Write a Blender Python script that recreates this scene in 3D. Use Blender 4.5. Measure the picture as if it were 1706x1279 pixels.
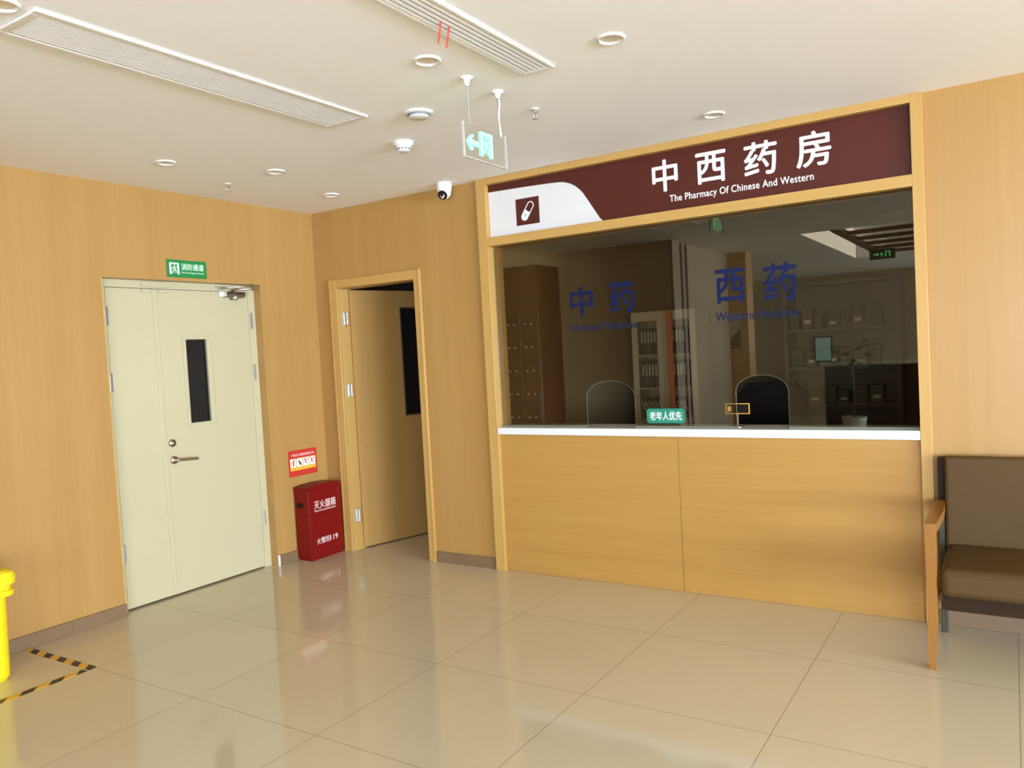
import bpy, bmesh, math, random
from mathutils import Vector, Matrix, Euler

C = bpy.context.scene
for o in list(bpy.data.objects):
    bpy.data.objects.remove(o, do_unlink=True)
random.seed(4)

# ------------------------------------------------------------------ camera
H = 2.6815                                   # ceiling height
cam_d = bpy.data.cameras.new('camera')
cam = bpy.data.objects.new('camera', cam_d)
C.collection.objects.link(cam)
cam.location = (4.6682, -4.4712, 1.506)
cam.rotation_euler = Euler((1.5296, 0.0542, 0.5673), 'XYZ')
cam_d.sensor_fit = 'HORIZONTAL'
cam_d.sensor_width = 36.0
cam_d.lens = 1306.95 / 1706 * 36.0
cam_d.clip_start = 0.05
C.camera = cam

# ------------------------------------------------------------------ view + world + daylight
C.view_settings.view_transform = 'Standard'
C.view_settings.look = 'None'
C.view_settings.gamma = 1.0
C.view_settings.exposure = 0.3
C.view_settings.use_curve_mapping = False
C.cycles.use_denoising = True
C.cycles.max_bounces = 10
C.cycles.diffuse_bounces = 7
C.cycles.glossy_bounces = 5
C.cycles.transparent_max_bounces = 12
C.cycles.caustics_reflective = False
C.cycles.caustics_refractive = False
C.cycles.sample_clamp_indirect = 6.0

world = bpy.data.worlds.new('world')
C.world = world
world.use_nodes = True
bg = world.node_tree.nodes['Background']
bg.inputs['Color'].default_value = (0.90, 0.95, 1.0, 1)
bg.inputs['Strength'].default_value = 1.0


def daylight(name, loc, rot, sx, sy, power, col):
    l = bpy.data.lights.new(name, 'AREA')
    l.shape = 'RECTANGLE'
    l.size = sx
    l.size_y = sy
    l.energy = power
    l.color = col
    o = bpy.data.objects.new(name, l)
    o.location = loc
    o.rotation_euler = rot
    C.collection.objects.link(o)
    return o


# daylight entering through the two glazed openings of the right wall
daylight('daylight_front_window', (18.15, -4.4, 1.25), (0, math.radians(90), 0), 2.4, 5.2, 1750, (0.775, 0.96, 1.26))
daylight('daylight_rear_window', (18.15, -9.3, 1.25), (0, math.radians(90), 0), 2.4, 4.2, 1300, (0.775, 0.96, 1.26))
# and through the glazed entrance front behind the viewer, to the right
daylight('daylight_entrance', (8.4, -12.35, 1.25), (math.radians(90), 0, 0), 7.0, 2.4, 900, (0.775, 0.96, 1.26))


# ------------------------------------------------------------------ materials
def new_mat(name):
    m = bpy.data.materials.new(name)
    m.use_nodes = True
    return m, m.node_tree, m.node_tree.nodes['Principled BSDF']


def set_spec(b, v):
    b.inputs['Specular IOR Level'].default_value = v


def plain(name, col, rough=0.5, spec=0.5, metal=0.0, var=0.04, scale=30.0, emit=None, estr=0.0):
    """plain surface with a faint procedural mottling"""
    m, nt, b = new_mat(name)
    tc = nt.nodes.new('ShaderNodeTexCoord')
    no = nt.nodes.new('ShaderNodeTexNoise')
    no.inputs['Scale'].default_value = scale
    no.inputs['Detail'].default_value = 3
    nt.links.new(tc.outputs['Object'], no.inputs['Vector'])
    mx = nt.nodes.new('ShaderNodeMix')
    mx.data_type = 'RGBA'
    a = [max(0, c * (1 - var)) for c in col]
    c2 = [min(1, c * (1 + var)) for c in col]
    mx.inputs['A'].default_value = (*a, 1)
    mx.inputs['B'].default_value = (*c2, 1)
    nt.links.new(no.outputs['Fac'], mx.inputs['Factor'])
    nt.links.new(mx.outputs['Result'], b.inputs['Base Color'])
    b.inputs['Roughness'].default_value = rough
    b.inputs['Metallic'].default_value = metal
    set_spec(b, spec)
    if emit:
        b.inputs['Emission Color'].default_value = (*emit, 1)
        b.inputs['Emission Strength'].default_value = estr
    return m


def wood(name, light, dark, grain='z', rough=0.38, spec=0.4, fine=70.0, wide=7.0):
    """laminate with a straight fine grain along one axis"""
    m, nt, b = new_mat(name)
    tc = nt.nodes.new('ShaderNodeTexCoord')

    def stretched(s, along, detail):
        mp = nt.nodes.new('ShaderNodeMapping')
        sc = [s, s, s]
        sc['xyz'.index(grain)] = along
        mp.inputs['Scale'].default_value = sc
        no = nt.nodes.new('ShaderNodeTexNoise')
        no.inputs['Scale'].default_value = 1.0
        no.inputs['Detail'].default_value = detail
        no.inputs['Roughness'].default_value = 0.6
        nt.links.new(tc.outputs['Object'], mp.inputs['Vector'])
        nt.links.new(mp.outputs['Vector'], no.inputs['Vector'])
        return no.outputs['Fac']

    f1 = stretched(fine, 1.2, 4)
    f2 = stretched(wide, 0.25, 2)
    mt = nt.nodes.new('ShaderNodeMath')
    mt.operation = 'MULTIPLY_ADD'
    nt.links.new(f1, mt.inputs[0])
    mt.inputs[1].default_value = 0.40
    m2 = nt.nodes.new('ShaderNodeMath')
    m2.operation = 'MULTIPLY'
    nt.links.new(f2, m2.inputs[0])
    m2.inputs[1].default_value = 0.60
    nt.links.new(m2.outputs[0], mt.inputs[2])
    rp = nt.nodes.new('ShaderNodeValToRGB')
    rp.color_ramp.elements[0].position = 0.30
    rp.color_ramp.elements[0].color = (*dark, 1)
    rp.color_ramp.elements[1].position = 0.70
    rp.color_ramp.elements[1].color = (*light, 1)
    nt.links.new(mt.outputs[0], rp.inputs['Fac'])
    nt.links.new(rp.outputs['Color'], b.inputs['Base Color'])
    b.inputs['Roughness'].default_value = rough
    set_spec(b, spec)
    return m


def tile_floor(name, ox, oy, s):
    m, nt, b = new_mat(name)
    tc = nt.nodes.new('ShaderNodeTexCoord')
    sp = nt.nodes.new('ShaderNodeSeparateXYZ')
    nt.links.new(tc.outputs['Object'], sp.inputs[0])

    def math_(op, a, v):
        n = nt.nodes.new('ShaderNodeMath')
        n.operation = op
        if hasattr(a, 'node'):
            nt.links.new(a, n.inputs[0])
        else:
            n.inputs[0].default_value = a
        if hasattr(v, 'node'):
            nt.links.new(v, n.inputs[1])
        elif v is not None:
            n.inputs[1].default_value = v
        return n.outputs[0]

    fr, cell = [], []
    for ax, off in (('X', ox), ('Y', oy)):
        q = math_('DIVIDE', math_('SUBTRACT', sp.outputs[ax], off), s)
        f = math_('FRACT', math_('ADD', q, 100.0), None)
        d = math_('MINIMUM', f, math_('SUBTRACT', 1.0, f))
        fr.append(math_('LESS_THAN', d, 0.0021))
        cell.append(math_('FLOOR', math_('ADD', q, 100.0), None))
    joint = math_('MAXIMUM', fr[0], fr[1])
    cb = nt.nodes.new('ShaderNodeCombineXYZ')
    nt.links.new(cell[0], cb.inputs[0])
    nt.links.new(cell[1], cb.inputs[1])
    wn = nt.nodes.new('ShaderNodeTexWhiteNoise')
    nt.links.new(cb.outputs[0], wn.inputs['Vector'])
    no = nt.nodes.new('ShaderNodeTexNoise')
    no.inputs['Scale'].default_value = 2.2
    no.inputs['Detail'].default_value = 5
    nt.links.new(tc.outputs['Object'], no.inputs['Vector'])
    k = math_('MULTIPLY_ADD', wn.outputs['Value'], 0.35)
    nd = k.node
    nt.links.new(math_('MULTIPLY', no.outputs['Fac'], 0.65), nd.inputs[2])
    mx = nt.nodes.new('ShaderNodeMix')
    mx.data_type = 'RGBA'
    mx.inputs['A'].default_value = (0.56, 0.478, 0.325, 1)
    mx.inputs['B'].default_value = (0.61, 0.528, 0.37, 1)
    nt.links.new(k, mx.inputs['Factor'])
    mj = nt.nodes.new('ShaderNodeMix')
    mj.data_type = 'RGBA'
    nt.links.new(joint, mj.inputs['Factor'])
    nt.links.new(mx.outputs['Result'], mj.inputs['A'])
    mj.inputs['B'].default_value = (0.30, 0.235, 0.15, 1)
    nt.links.new(mj.outputs['Result'], b.inputs['Base Color'])
    b.inputs['Roughness'].default_value = 0.085
    set_spec(b, 0.65)
    return m


def glass_mat(name, tint, boost, rough=0.0, ior=1.5, mirror=(1, 1, 1)):
    """clear pane: Fresnel mirror over a see-through sheet"""
    m = bpy.data.materials.new(name)
    m.use_nodes = True
    nt = m.node_tree
    nt.nodes.clear()
    out = nt.nodes.new('ShaderNodeOutputMaterial')
    fr = nt.nodes.new('ShaderNodeFresnel')
    fr.inputs['IOR'].default_value = ior
    ge = nt.nodes.new('ShaderNodeNewGeometry')
    front = nt.nodes.new('ShaderNodeMath')
    front.operation = 'SUBTRACT'
    front.inputs[0].default_value = 1.0
    nt.links.new(ge.outputs['Backfacing'], front.inputs[1])
    mu = nt.nodes.new('ShaderNodeMath')
    mu.operation = 'MULTIPLY'
    mu.inputs[1].default_value = boost
    mu.use_clamp = True
    nt.links.new(fr.outputs[0], mu.inputs[0])
    m2 = nt.nodes.new('ShaderNodeMath')
    m2.operation = 'MULTIPLY'
    nt.links.new(mu.outputs[0], m2.inputs[0])
    nt.links.new(front.outputs[0], m2.inputs[1])
    tr = nt.nodes.new('ShaderNodeBsdfTransparent')
    tr.inputs['Color'].default_value = (*tint, 1)
    gl = nt.nodes.new('ShaderNodeBsdfGlossy')
    gl.inputs['Roughness'].default_value = rough
    gl.inputs['Color'].default_value = (*mirror, 1)
    mix = nt.nodes.new('ShaderNodeMixShader')
    nt.links.new(m2.outputs[0], mix.inputs['Fac'])
    nt.links.new(tr.outputs[0], mix.inputs[1])
    nt.links.new(gl.outputs[0], mix.inputs[2])
    nt.links.new(mix.outputs[0], out.inputs['Surface'])
    return m


def stripes(name, ca, cb, axis_vec, period):
    m, nt, b = new_mat(name)
    tc = nt.nodes.new('ShaderNodeTexCoord')
    dp = nt.nodes.new('ShaderNodeVectorMath')
    dp.operation = 'DOT_PRODUCT'
    dp.inputs[1].default_value = axis_vec
    nt.links.new(tc.outputs['Object'], dp.inputs[0])
    d = nt.nodes.new('ShaderNodeMath')
    d.operation = 'DIVIDE'
    d.inputs[1].default_value = period
    nt.links.new(dp.outputs['Value'], d.inputs[0])
    f = nt.nodes.new('ShaderNodeMath')
    f.operation = 'FRACT'
    nt.links.new(d.outputs[0], f.inputs[0])
    g = nt.nodes.new('ShaderNodeMath')
    g.operation = 'GREATER_THAN'
    g.inputs[1].default_value = 0.5
    nt.links.new(f.outputs[0], g.inputs[0])
    mx = nt.nodes.new('ShaderNodeMix')
    mx.data_type = 'RGBA'
    mx.inputs['A'].default_value = (*ca, 1)
    mx.inputs['B'].default_value = (*cb, 1)
    nt.links.new(g.outputs[0], mx.inputs['Factor'])
    nt.links.new(mx.outputs['Result'], b.inputs['Base Color'])
    b.inputs['Roughness'].default_value = 0.45
    return m


M = {}
M['wall_wood'] = wood('maple_wall_laminate', (0.4061, 0.2287, 0.06717), (0.3525, 0.1865, 0.04862), 'z', rough=0.36)
M['frame_wood'] = wood('maple_frame_laminate', (0.4944, 0.2913, 0.08417), (0.4367, 0.2459, 0.06397), 'z', rough=0.34)
M['rail_wood'] = wood('maple_rail_laminate', (0.4944, 0.2913, 0.08417), (0.4367, 0.2459, 0.06397), 'x', rough=0.34)
M['counter_wood'] = wood('maple_counter_laminate', (0.4367, 0.2383, 0.05926), (0.3708, 0.1892, 0.04242), 'x', rough=0.36, fine=55, wide=9)
M['chair_wood'] = wood('beech_chair_wood', (0.2995, 0.1289, 0.0243), (0.2304, 0.09071, 0.01458), 'z', rough=0.3)
M['floor'] = tile_floor('polished_floor_tiles', 0.6577, -2.3171, 0.8)
M['ceiling'] = plain('ceiling_paint', (0.90, 0.90, 0.895), 0.8, 0.2, var=0.01, scale=3)
M['white_wall'] = plain('beige_wall_paint', (0.52, 0.42, 0.28), 0.7, 0.2, var=0.02)
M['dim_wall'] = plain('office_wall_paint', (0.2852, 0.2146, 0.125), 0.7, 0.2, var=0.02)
M['corridor_wall'] = plain('corridor_shade_tone', (0.10, 0.08, 0.055), 0.7, 0.2)  # colour darkened to put shade into the corridor and onto the door leaf
M['white_plastic'] = plain('white_plastic', (0.6888, 0.672, 0.63), 0.35, 0.4, var=0.01)
M['vent_white'] = plain('vent_enamel', (0.72, 0.693, 0.621), 0.4, 0.4, var=0.01)
M['vent_slat'] = plain('vent_slat_enamel', (0.88, 0.87, 0.84), 0.5, 0.3, var=0.01)
M['vent_dark'] = plain('vent_painted_shade', (0.30, 0.26, 0.19), 0.7, 0.2)  # dark colour stands in for the shade between the slats
M['dish'] = plain('downlight_diffuser', (0.74, 0.68, 0.56), 0.5, 0.3)
M['ring'] = plain('downlight_ring', (0.7224, 0.7052, 0.6536), 0.5, 0.2)
M['cream'] = plain('cream_door_enamel', (0.4674, 0.41, 0.2378), 0.28, 0.45, var=0.01, scale=4)
M['black'] = plain('black_plastic', (0.013, 0.010, 0.007), 0.5, 0.06)
M['dark_glass'] = plain('dark_wired_glass', (0.012, 0.010, 0.008), 0.15, 0.15)
M['steel'] = plain('brushed_steel', (0.62, 0.58, 0.50), 0.32, 0.5, metal=1.0)
M['bronze'] = plain('bronzed_steel', (0.42, 0.35, 0.26), 0.35, 0.5, metal=1.0)
M['chrome'] = plain('bright_chrome', (0.85, 0.82, 0.75), 0.25, 0.5, metal=0.75)
M['baseboard'] = plain('brown_metal_skirting', (0.19, 0.1152, 0.05625), 0.45, 0.35, metal=0.05)
M['white_edge'] = plain('white_cut_edge', (0.68, 0.656, 0.608), 0.5, 0.3)
M['stone'] = plain('white_counter_stone', (0.697, 0.6806, 0.6478), 0.25, 0.45, var=0.015)
M['maroon'] = plain('maroon_sign_face', (0.0765, 0.01615, 0.00935), 0.35, 0.25, var=0.01)
M['sign_white'] = plain('white_sign_face', (0.6567, 0.633, 0.6013), 0.35, 0.35, var=0.01)
M['letter_white'] = plain('white_sign_letters', (0.7857, 0.7682, 0.742), 0.35, 0.3, var=0.01)
M['grey_mark'] = plain('grey_print', (0.22, 0.24, 0.25), 0.5, 0.3)
M['blue'] = plain('blue_vinyl', (0.008, 0.012, 0.050), 0.5, 0.1)
M['green'] = plain('green_sign_face', (0.0108, 0.18, 0.0405), 0.4, 0.4)
M['teal'] = plain('teal_sticker', (0.018, 0.2115, 0.135), 0.4, 0.4)
M['pale_green'] = plain('pale_green_print', (0.62, 0.80, 0.58), 0.5, 0.3)
M['red'] = plain('red_enamel', (0.1656, 0.00576, 0.0036), 0.42, 0.15, var=0.03)
M['poster_red'] = plain('poster_red', (0.50, 0.035, 0.020), 0.4, 0.4)
M['poster_yellow'] = plain('poster_yellow', (0.75, 0.38, 0.04), 0.5, 0.3)
M['pale_pink'] = plain('pale_lettering', (0.78, 0.62, 0.55), 0.5, 0.3)
M['ribbon'] = plain('red_ribbon', (0.62, 0.05, 0.03), 0.5, 0.3)
M['yellow'] = plain('yellow_plastic', (0.76, 0.55, 0.008), 0.35, 0.45, var=0.02)
M['taupe'] = plain('taupe_leatherette', (0.07965, 0.04416, 0.01508), 0.55, 0.12, var=0.06, scale=180)
M['dark_rail'] = plain('dark_brown_rail', (0.03, 0.01485, 0.007), 0.7, 0.1)
M['grey_leg'] = plain('grey_metal_leg', (0.06, 0.04675, 0.02925), 0.5, 0.3, metal=0.1)
M['window_glass'] = glass_mat('pharmacy_glass', (0.80, 0.77, 0.69), 1.8, mirror=(1.0, 0.92, 0.76))
M['cab_glass'] = glass_mat('cabinet_glass', (0.90, 0.92, 0.90), 1.6)
M['glass_edge'] = plain('pale_glass_edge', (0.16, 0.17, 0.12), 0.3, 0.5)
M['acrylic'] = glass_mat('clear_acrylic', (0.975, 0.985, 0.97), 0.8)
M['acrylic_edge'] = plain('frosted_acrylic_edge', (0.5148, 0.4992, 0.4368), 0.3, 0.3)
M['exit_glow'] = plain('lit_exit_pictogram', (0.20, 0.42, 0.28), 0.5, 0.2, emit=(0.50, 1.0, 0.70), estr=0.62)
M['exit_dark'] = plain('exit_sign_housing', (0.03, 0.05, 0.035), 0.4, 0.4)
M['exit_green'] = plain('lit_green_print', (0.05, 0.5, 0.15), 0.5, 0.2, emit=(0.10, 0.9, 0.25), estr=3.5)
M['cove_light'] = plain('lit_ceiling_cove', (0.8, 0.78, 0.7), 0.5, 0.2, emit=(1.0, 0.95, 0.80), estr=3.5)
M['dark_red_wood'] = wood('dark_mahogany', (0.050, 0.015, 0.009), (0.034, 0.010, 0.006), 'z', rough=0.35)
M['brass'] = plain('dull_brass', (0.45, 0.36, 0.24), 0.35, 0.5, metal=0.8)
M['cab_white'] = plain('ivory_cabinet_enamel', (0.5049, 0.436, 0.306), 0.4, 0.4)
M['cab_inside'] = plain('cabinet_interior', (0.16, 0.13, 0.10), 0.6, 0.2)
M['binder_grey'] = plain('grey_binder', (0.135, 0.117, 0.108), 0.5, 0.3)
M['binder_blue'] = plain('slate_binder', (0.055, 0.06, 0.085), 0.5, 0.3)
M['paper'] = plain('paper', (0.60, 0.56, 0.46), 0.6, 0.2)
M['orange'] = plain('faded_orange_board', (0.55, 0.13, 0.055), 0.5, 0.3)
M['shelf_grey'] = plain('grey_shelving', (0.12, 0.114, 0.09), 0.5, 0.3)
M['box_a'] = plain('dull_green_carton', (0.066, 0.09, 0.06), 0.6, 0.2)
M['box_b'] = plain('dull_tan_carton', (0.12, 0.102, 0.066), 0.6, 0.2)
M['leaf'] = plain('dark_green_leaf', (0.03, 0.075, 0.025), 0.4, 0.4, var=0.3, scale=15)
M['beam'] = wood('brown_ceiling_beam', (0.16, 0.075, 0.04), (0.11, 0.05, 0.03), 'x')
M['column_wood'] = wood('orange_column_laminate', (0.66, 0.38, 0.15), (0.55, 0.30, 0.11), 'z')
M['caution'] = stripes('black_yellow_tape_x', (0.015, 0.013, 0.010), (0.72, 0.40, 0.04), (1.0, 0.9, 0), 0.136)
M['caution_y'] = stripes('black_yellow_tape_y', (0.015, 0.013, 0.010), (0.72, 0.40, 0.04), (0.9, 1.0, 0), 0.136)
M['screen'] = plain('pale_teal_screen', (0.3, 0.45, 0.42), 0.4, 0.4, emit=(0.45, 0.75, 0.70), estr=0.9)


# ------------------------------------------------------------------ mesh helpers
class MB:
    """collects shapes, becomes ONE mesh object"""

    def __init__(s, xf=None):
        s.bm = bmesh.new()
        s.mats = []
        s.xf = xf

    def mi(s, m):
        if m is None:
            return 0
        if m not in s.mats:
            s.mats.append(m)
        return s.mats.index(m)

    def _add(s, verts, faces, mat=None, smooth=False):
        vs = [s.bm.verts.new(v) for v in verts]
        k = s.mi(mat)
        out = []
        for f in faces:
            try:
                fc = s.bm.faces.new([vs[i] for i in f])
                fc.material_index = k
                fc.smooth = smooth
                out.append(fc)
            except ValueError:
                pass
        return vs, out

    def box(s, x0, x1, y0, y1, z0, z1, bev=0.0, mat=None, seg=2):
        v = [(x, y, z) for x in (x0, x1) for y in (y0, y1) for z in (z0, z1)]
        f = [(0, 1, 3, 2), (4, 6, 7, 5), (0, 4, 5, 1), (2, 3, 7, 6), (0, 2, 6, 4), (1, 5, 7, 3)]
        vs, fs = s._add(v, f, mat)
        if bev > 0:
            es = list({e for fc in fs for e in fc.edges})
            r = bmesh.ops.bevel(s.bm, geom=es, offset=bev, segments=seg, profile=0.5, affect='EDGES')
            for fc in r['faces']:
                fc.smooth = True
                fc.material_index = s.mi(mat)
        return s

    def lathe(s, prof, cen, axis=(0, 0, 1), n=32, mat=None, smooth=True):
        """prof: list of (radius, distance along axis)"""
        ax = Vector(axis).normalized()
        q = Vector((0, 0, 1)).rotation_difference(ax)
        cen = Vector(cen)
        verts, faces, rings = [], [], []
        for r, h in prof:
            if r < 1e-6:
                rings.append([len(verts)])
                verts.append(cen + q @ Vector((0, 0, h)))
            else:
                st = len(verts)
                for i in range(n):
                    a = 2 * math.pi * i / n
                    verts.append(cen + q @ Vector((r * math.cos(a), r * math.sin(a), h)))
                rings.append(list(range(st, st + n)))
        for a, b in zip(rings, rings[1:]):
            for i in range(n):
                j = (i + 1) % n
                if len(a) == 1 and len(b) == 1:
                    continue
                if len(a) == 1:
                    faces.append((a[0], b[j], b[i]))
                elif len(b) == 1:
                    faces.append((a[i], a[j], b[0]))
                else:
                    faces.append((a[i], a[j], b[j], b[i]))
        s._add(verts, faces, mat, smooth)
        return s

    def cyl(s, p0, p1, r, r1=None, n=20, mat=None):
        p0, p1 = Vector(p0), Vector(p1)
        L = (p1 - p0).length
        r1 = r if r1 is None else r1
        s.lathe([(0, 0), (r, 0), (r, 0), (r1, L), (r1, L), (0, L)], p0, p1 - p0, n, mat, smooth=n > 8)
        return s

    def tube(s, pts, r, n=10, mat=None):
        pts = [Vector(p) for p in pts]
        verts, faces = [], []
        for i, p in enumerate(pts):
            t = (pts[min(i + 1, len(pts) - 1)] - pts[max(i - 1, 0)]).normalized()
            q = Vector((0, 0, 1)).rotation_difference(t)
            for k in range(n):
                a = 2 * math.pi * k / n
                verts.append(p + q @ Vector((r * math.cos(a), r * math.sin(a), 0)))
        for i in range(len(pts) - 1):
            for k in range(n):
                j = (k + 1) % n
                faces.append((i * n + k, i * n + j, (i + 1) * n + j, (i + 1) * n + k))
        faces.append(tuple(range(n))[::-1])
        faces.append(tuple((len(pts) - 1) * n + k for k in range(n)))
        s._add(verts, faces, mat, True)
        return s

    def prism(s, poly, org, u, v, nrm, depth, mat=None):
        """polygon (list of 2-D points) in the u,v plane at org, extruded by depth along nrm"""
        org, u, v, nrm = Vector(org), Vector(u), Vector(v), Vector(nrm)
        n = len(poly)
        a = [org + u * p[0] + v * p[1] for p in poly]
        b = [p + nrm * depth for p in a]
        faces = [tuple(range(n))[::-1], tuple(range(n, 2 * n))]
        for i in range(n):
            j = (i + 1) % n
            faces.append((i, j, n + j, n + i))
        s._add(a + b, faces, mat)
        return s

    def mesh_on_plane(s, data, org, u, v, nrm, mat=None):
        org, u, v, nrm = Vector(org), Vector(u), Vector(v), Vector(nrm)
        vs, fs = data
        s._add([org + u * p[0] + v * p[1] + nrm * p[2] for p in vs], fs, mat)
        return s

    def build(s, name, mat, parent=None, base=None, recalc=True):
        if s.xf is not None:
            bmesh.ops.transform(s.bm, matrix=s.xf, verts=s.bm.verts)
        if recalc:
            bmesh.ops.recalc_face_normals(s.bm, faces=s.bm.faces)
        root = parent
        while root is not None and root.parent is not None:
            root = root.parent
        off = Vector(base) if base is not None else (root.location.copy() if root is not None else Vector((0, 0, 0)))
        if off.length > 0:
            bmesh.ops.translate(s.bm, vec=-off, verts=s.bm.verts)
        me = bpy.data.meshes.new(name)
        s.bm.to_mesh(me)
        s.bm.free()
        if s.mats:
            for m in s.mats:
                me.materials.append(m)
        else:
            me.materials.append(mat)
        o = bpy.data.objects.new(name, me)
        C.collection.objects.link(o)
        if parent is not None:
            o.parent = parent
        elif base is not None:
            o.location = base
        return o


def tag(o, label, cat, group=None, kind=None):
    o['label'] = label
    o['category'] = cat
    if group:
        o['group'] = group
    if kind:
        o['kind'] = kind
    return o


def thing(name, label, cat, loc, group=None):
    o = bpy.data.objects.new(name, None)
    o.empty_display_size = 0.1
    o.location = loc
    C.collection.objects.link(o)
    return tag(o, label, cat, group)


def struct(o, label=None, cat=None):
    o['kind'] = 'structure'
    if label:
        o['label'] = label
    if cat:
        o['category'] = cat
    return o


def text_data(body, width=None, height=None, bold=0.0, depth=0.001, spacing=1.0):
    """outline text as plain mesh data, lower-left at 0,0, fitted to width x height"""
    cu = bpy.data.curves.new('lettering', 'FONT')
    cu.body = body
    cu.size = 1.0
    cu.space_character = spacing
    cu.resolution_u = 4
    o = bpy.data.objects.new('lettering', cu)
    C.collection.objects.link(o)
    dg = bpy.context.evaluated_depsgraph_get()
    dg.update()
    me = bpy.data.meshes.new_from_object(o.evaluated_get(dg))
    vs = [v.co.copy() for v in me.vertices]
    fs = [tuple(p.vertices) for p in me.polygons]
    bpy.data.objects.remove(o, do_unlink=True)
    bpy.data.curves.remove(cu)
    bpy.data.meshes.remove(me)
    x0 = min(v.x for v in vs)
    x1 = max(v.x for v in vs)
    y0 = min(v.y for v in vs)
    y1 = max(v.y for v in vs)
    sx = width / (x1 - x0) if width else None
    sy = height / (y1 - y0) if height else sx
    sx = sx if sx else sy
    n = len(vs)
    shifts = [(0.0, 0.0)]
    if bold > 0:
        t = bold * min(sx, sy)
        shifts += [(t, 0.0), (-t, 0.0), (0.0, t), (0.0, -t)]
    cnt = {}
    for f in fs:
        for a, b in zip(f, f[1:] + f[:1]):
            cnt[(a, b)] = 1
    rim = [e for e in cnt if (e[1], e[0]) not in cnt]
    verts, faces = [], []
    for k, (dx, dy) in enumerate(shifts):
        o1 = len(verts)
        flat = [((v.x - x0) * sx + dx, (v.y - y0) * sy + dy) for v in vs]
        verts += [(p[0], p[1], depth - 0.00002 * k) for p in flat]
        verts += [(p[0], p[1], 0.0) for p in flat]
        faces += [tuple(i + o1 for i in f) for f in fs]
        faces += [tuple(i + n + o1 for i in f[::-1]) for f in fs]
        faces += [(a + o1, a + n + o1, b + n + o1, b + o1) for a, b in rim]
    return verts, faces


UL, VL, NL = (0, 1, 0), (0, 0, 1), (1, 0, 0)        # facing the left wall
UB, VB, NB = (1, 0, 0), (0, 0, 1), (0, -1, 0)       # facing the back wall


def dup(o, loc, label=None, group=None):
    r = o.copy()
    C.collection.objects.link(r)
    r.location = loc
    if label:
        r['label'] = label
    if group:
        r['group'] = group
    for ch in list(o.children):
        c = ch.copy()
        C.collection.objects.link(c)
        c.parent = r
        for g in ch.children:
            d = g.copy()
            C.collection.objects.link(d)
            d.parent = c
    return r


# ------------------------------------------------------------------ room shell
struct(MB().box(-2.4, 18.2, -12.2, 4.4, -0.12, 0.0).build('floor', M['floor']))
b = MB()
cx0, cx1, cy0, cy1 = 2.62, 5.9, -8.9, -5.0          # coffer opening of the rear lobby
b.box(-2.4, 18.2, cy1, 4.4, H, H + 0.12)
b.box(-2.4, cx0, -12.2, cy1, H, H + 0.12)
b.box(cx1, 18.2, -12.2, cy1, H, H + 0.12)
b.box(cx0, cx1, -12.2, cy0, H, H + 0.12)
b.box(cx0 - 0.06, cx1 + 0.06, cy0 - 0.06, cy1 + 0.06, H + 0.45, H + 0.55)
b.box(cx1, cx1 + 0.06, cy0, cy1, H + 0.12, H + 0.45)
b.box(cx0, cx1, cy1, cy1 + 0.06, H + 0.12, H + 0.45)
b.box(cx0, cx1, cy0 - 0.06, cy0, H + 0.12, H + 0.45)
b.box(cx0 - 0.06, cx0, cy0, cy1, H + 0.12, H + 0.45)
struct(b.build('ceiling', M['ceiling']))

# left wall with the fire-door opening, set-back corner further along
D1a, D1b, D1h = -1.7483, -0.5544, 2.0966
b = MB()
b.box(-0.2, 0, -4.05, D1a, 0, H)
b.box(-0.2, 0, D1b, 0.15, 0, H)
b.box(-0.2, 0, D1a, D1b, D1h, H)
struct(b.build('wall_left', M['wall_wood']))
struct(MB().box(-0.2, 1.41, -6.15, -4.05, 0, H).build('lobby_return_wall', M['white_wall']))
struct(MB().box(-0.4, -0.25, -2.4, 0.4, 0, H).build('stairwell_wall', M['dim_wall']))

# back wall: around the open door, beside and right of the pharmacy window
D2a, D2b, D2h = 0.2435, 1.0154, 2.0695
F0, F1 = 1.6139, 4.3156
b = MB()
b.box(0, D2a, 0, 0.13, 0, H)
b.box(D2a, D2b, 0, 0.13, D2h, H)
b.box(D2b, F0, 0, 0.13, 0, H)
struct(b.build('wall_back', M['wall_wood']))
struct(MB().box(F1, 18.2, 0, 0.13, 0, H).build('wall_back_right', M['wall_wood']))

# right wall with two tall window openings
b = MB()
for a0, a1, z0, z1 in ((-12.2, -11.4, 0, H), (-7.2, -7.0, 0, H), (-1.8, 0.0, 0, H),
                       (-11.4, -7.2, 2.5, H), (-7.0, -1.8, 2.5, H)):
    b.box(18.0, 18.2, a0, a1, z0, z1)
struct(b.build('wall_right', M['white_wall']))
for k, (a0, a1) in enumerate(((-7.0, -1.8), (-11.4, -7.2))):
    w = struct(bpy.data.objects.new('window_%d' % (k + 2), None))
    w.location = (18.05, (a0 + a1) / 2, 0)
    C.collection.objects.link(w)
    b = MB()
    b.box(18.02, 18.08, a0, a0 + 0.06, 0, 2.5)
    b.box(18.02, 18.08, a1 - 0.06, a1, 0, 2.5)
    b.box(18.02, 18.08, a0, a1, 2.44, 2.5)
    b.box(18.02, 18.08, (a0 + a1) / 2 - 0.03, (a0 + a1) / 2 + 0.03, 0, 2.44)
    b.build('window_frame', M['white_plastic'], w)
b = MB()
b.box(-2.4, 4.9, -12.2, -12.05, 0, H)
b.box(11.9, 18.2, -12.2, -12.05, 0, H)
b.box(4.9, 11.9, -12.2, -12.05, 2.5, H)
struct(b.build('wall_front', M['white_wall']))
w = struct(bpy.data.objects.new('window_4', None))
w.location = (8.4, -12.1, 0)
C.collection.objects.link(w)
b = MB()
for xx in (4.93, 7.2, 9.55, 11.87):
    b.box(xx - 0.03, xx + 0.03, -12.15, -12.09, 0, 2.5)
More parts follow.
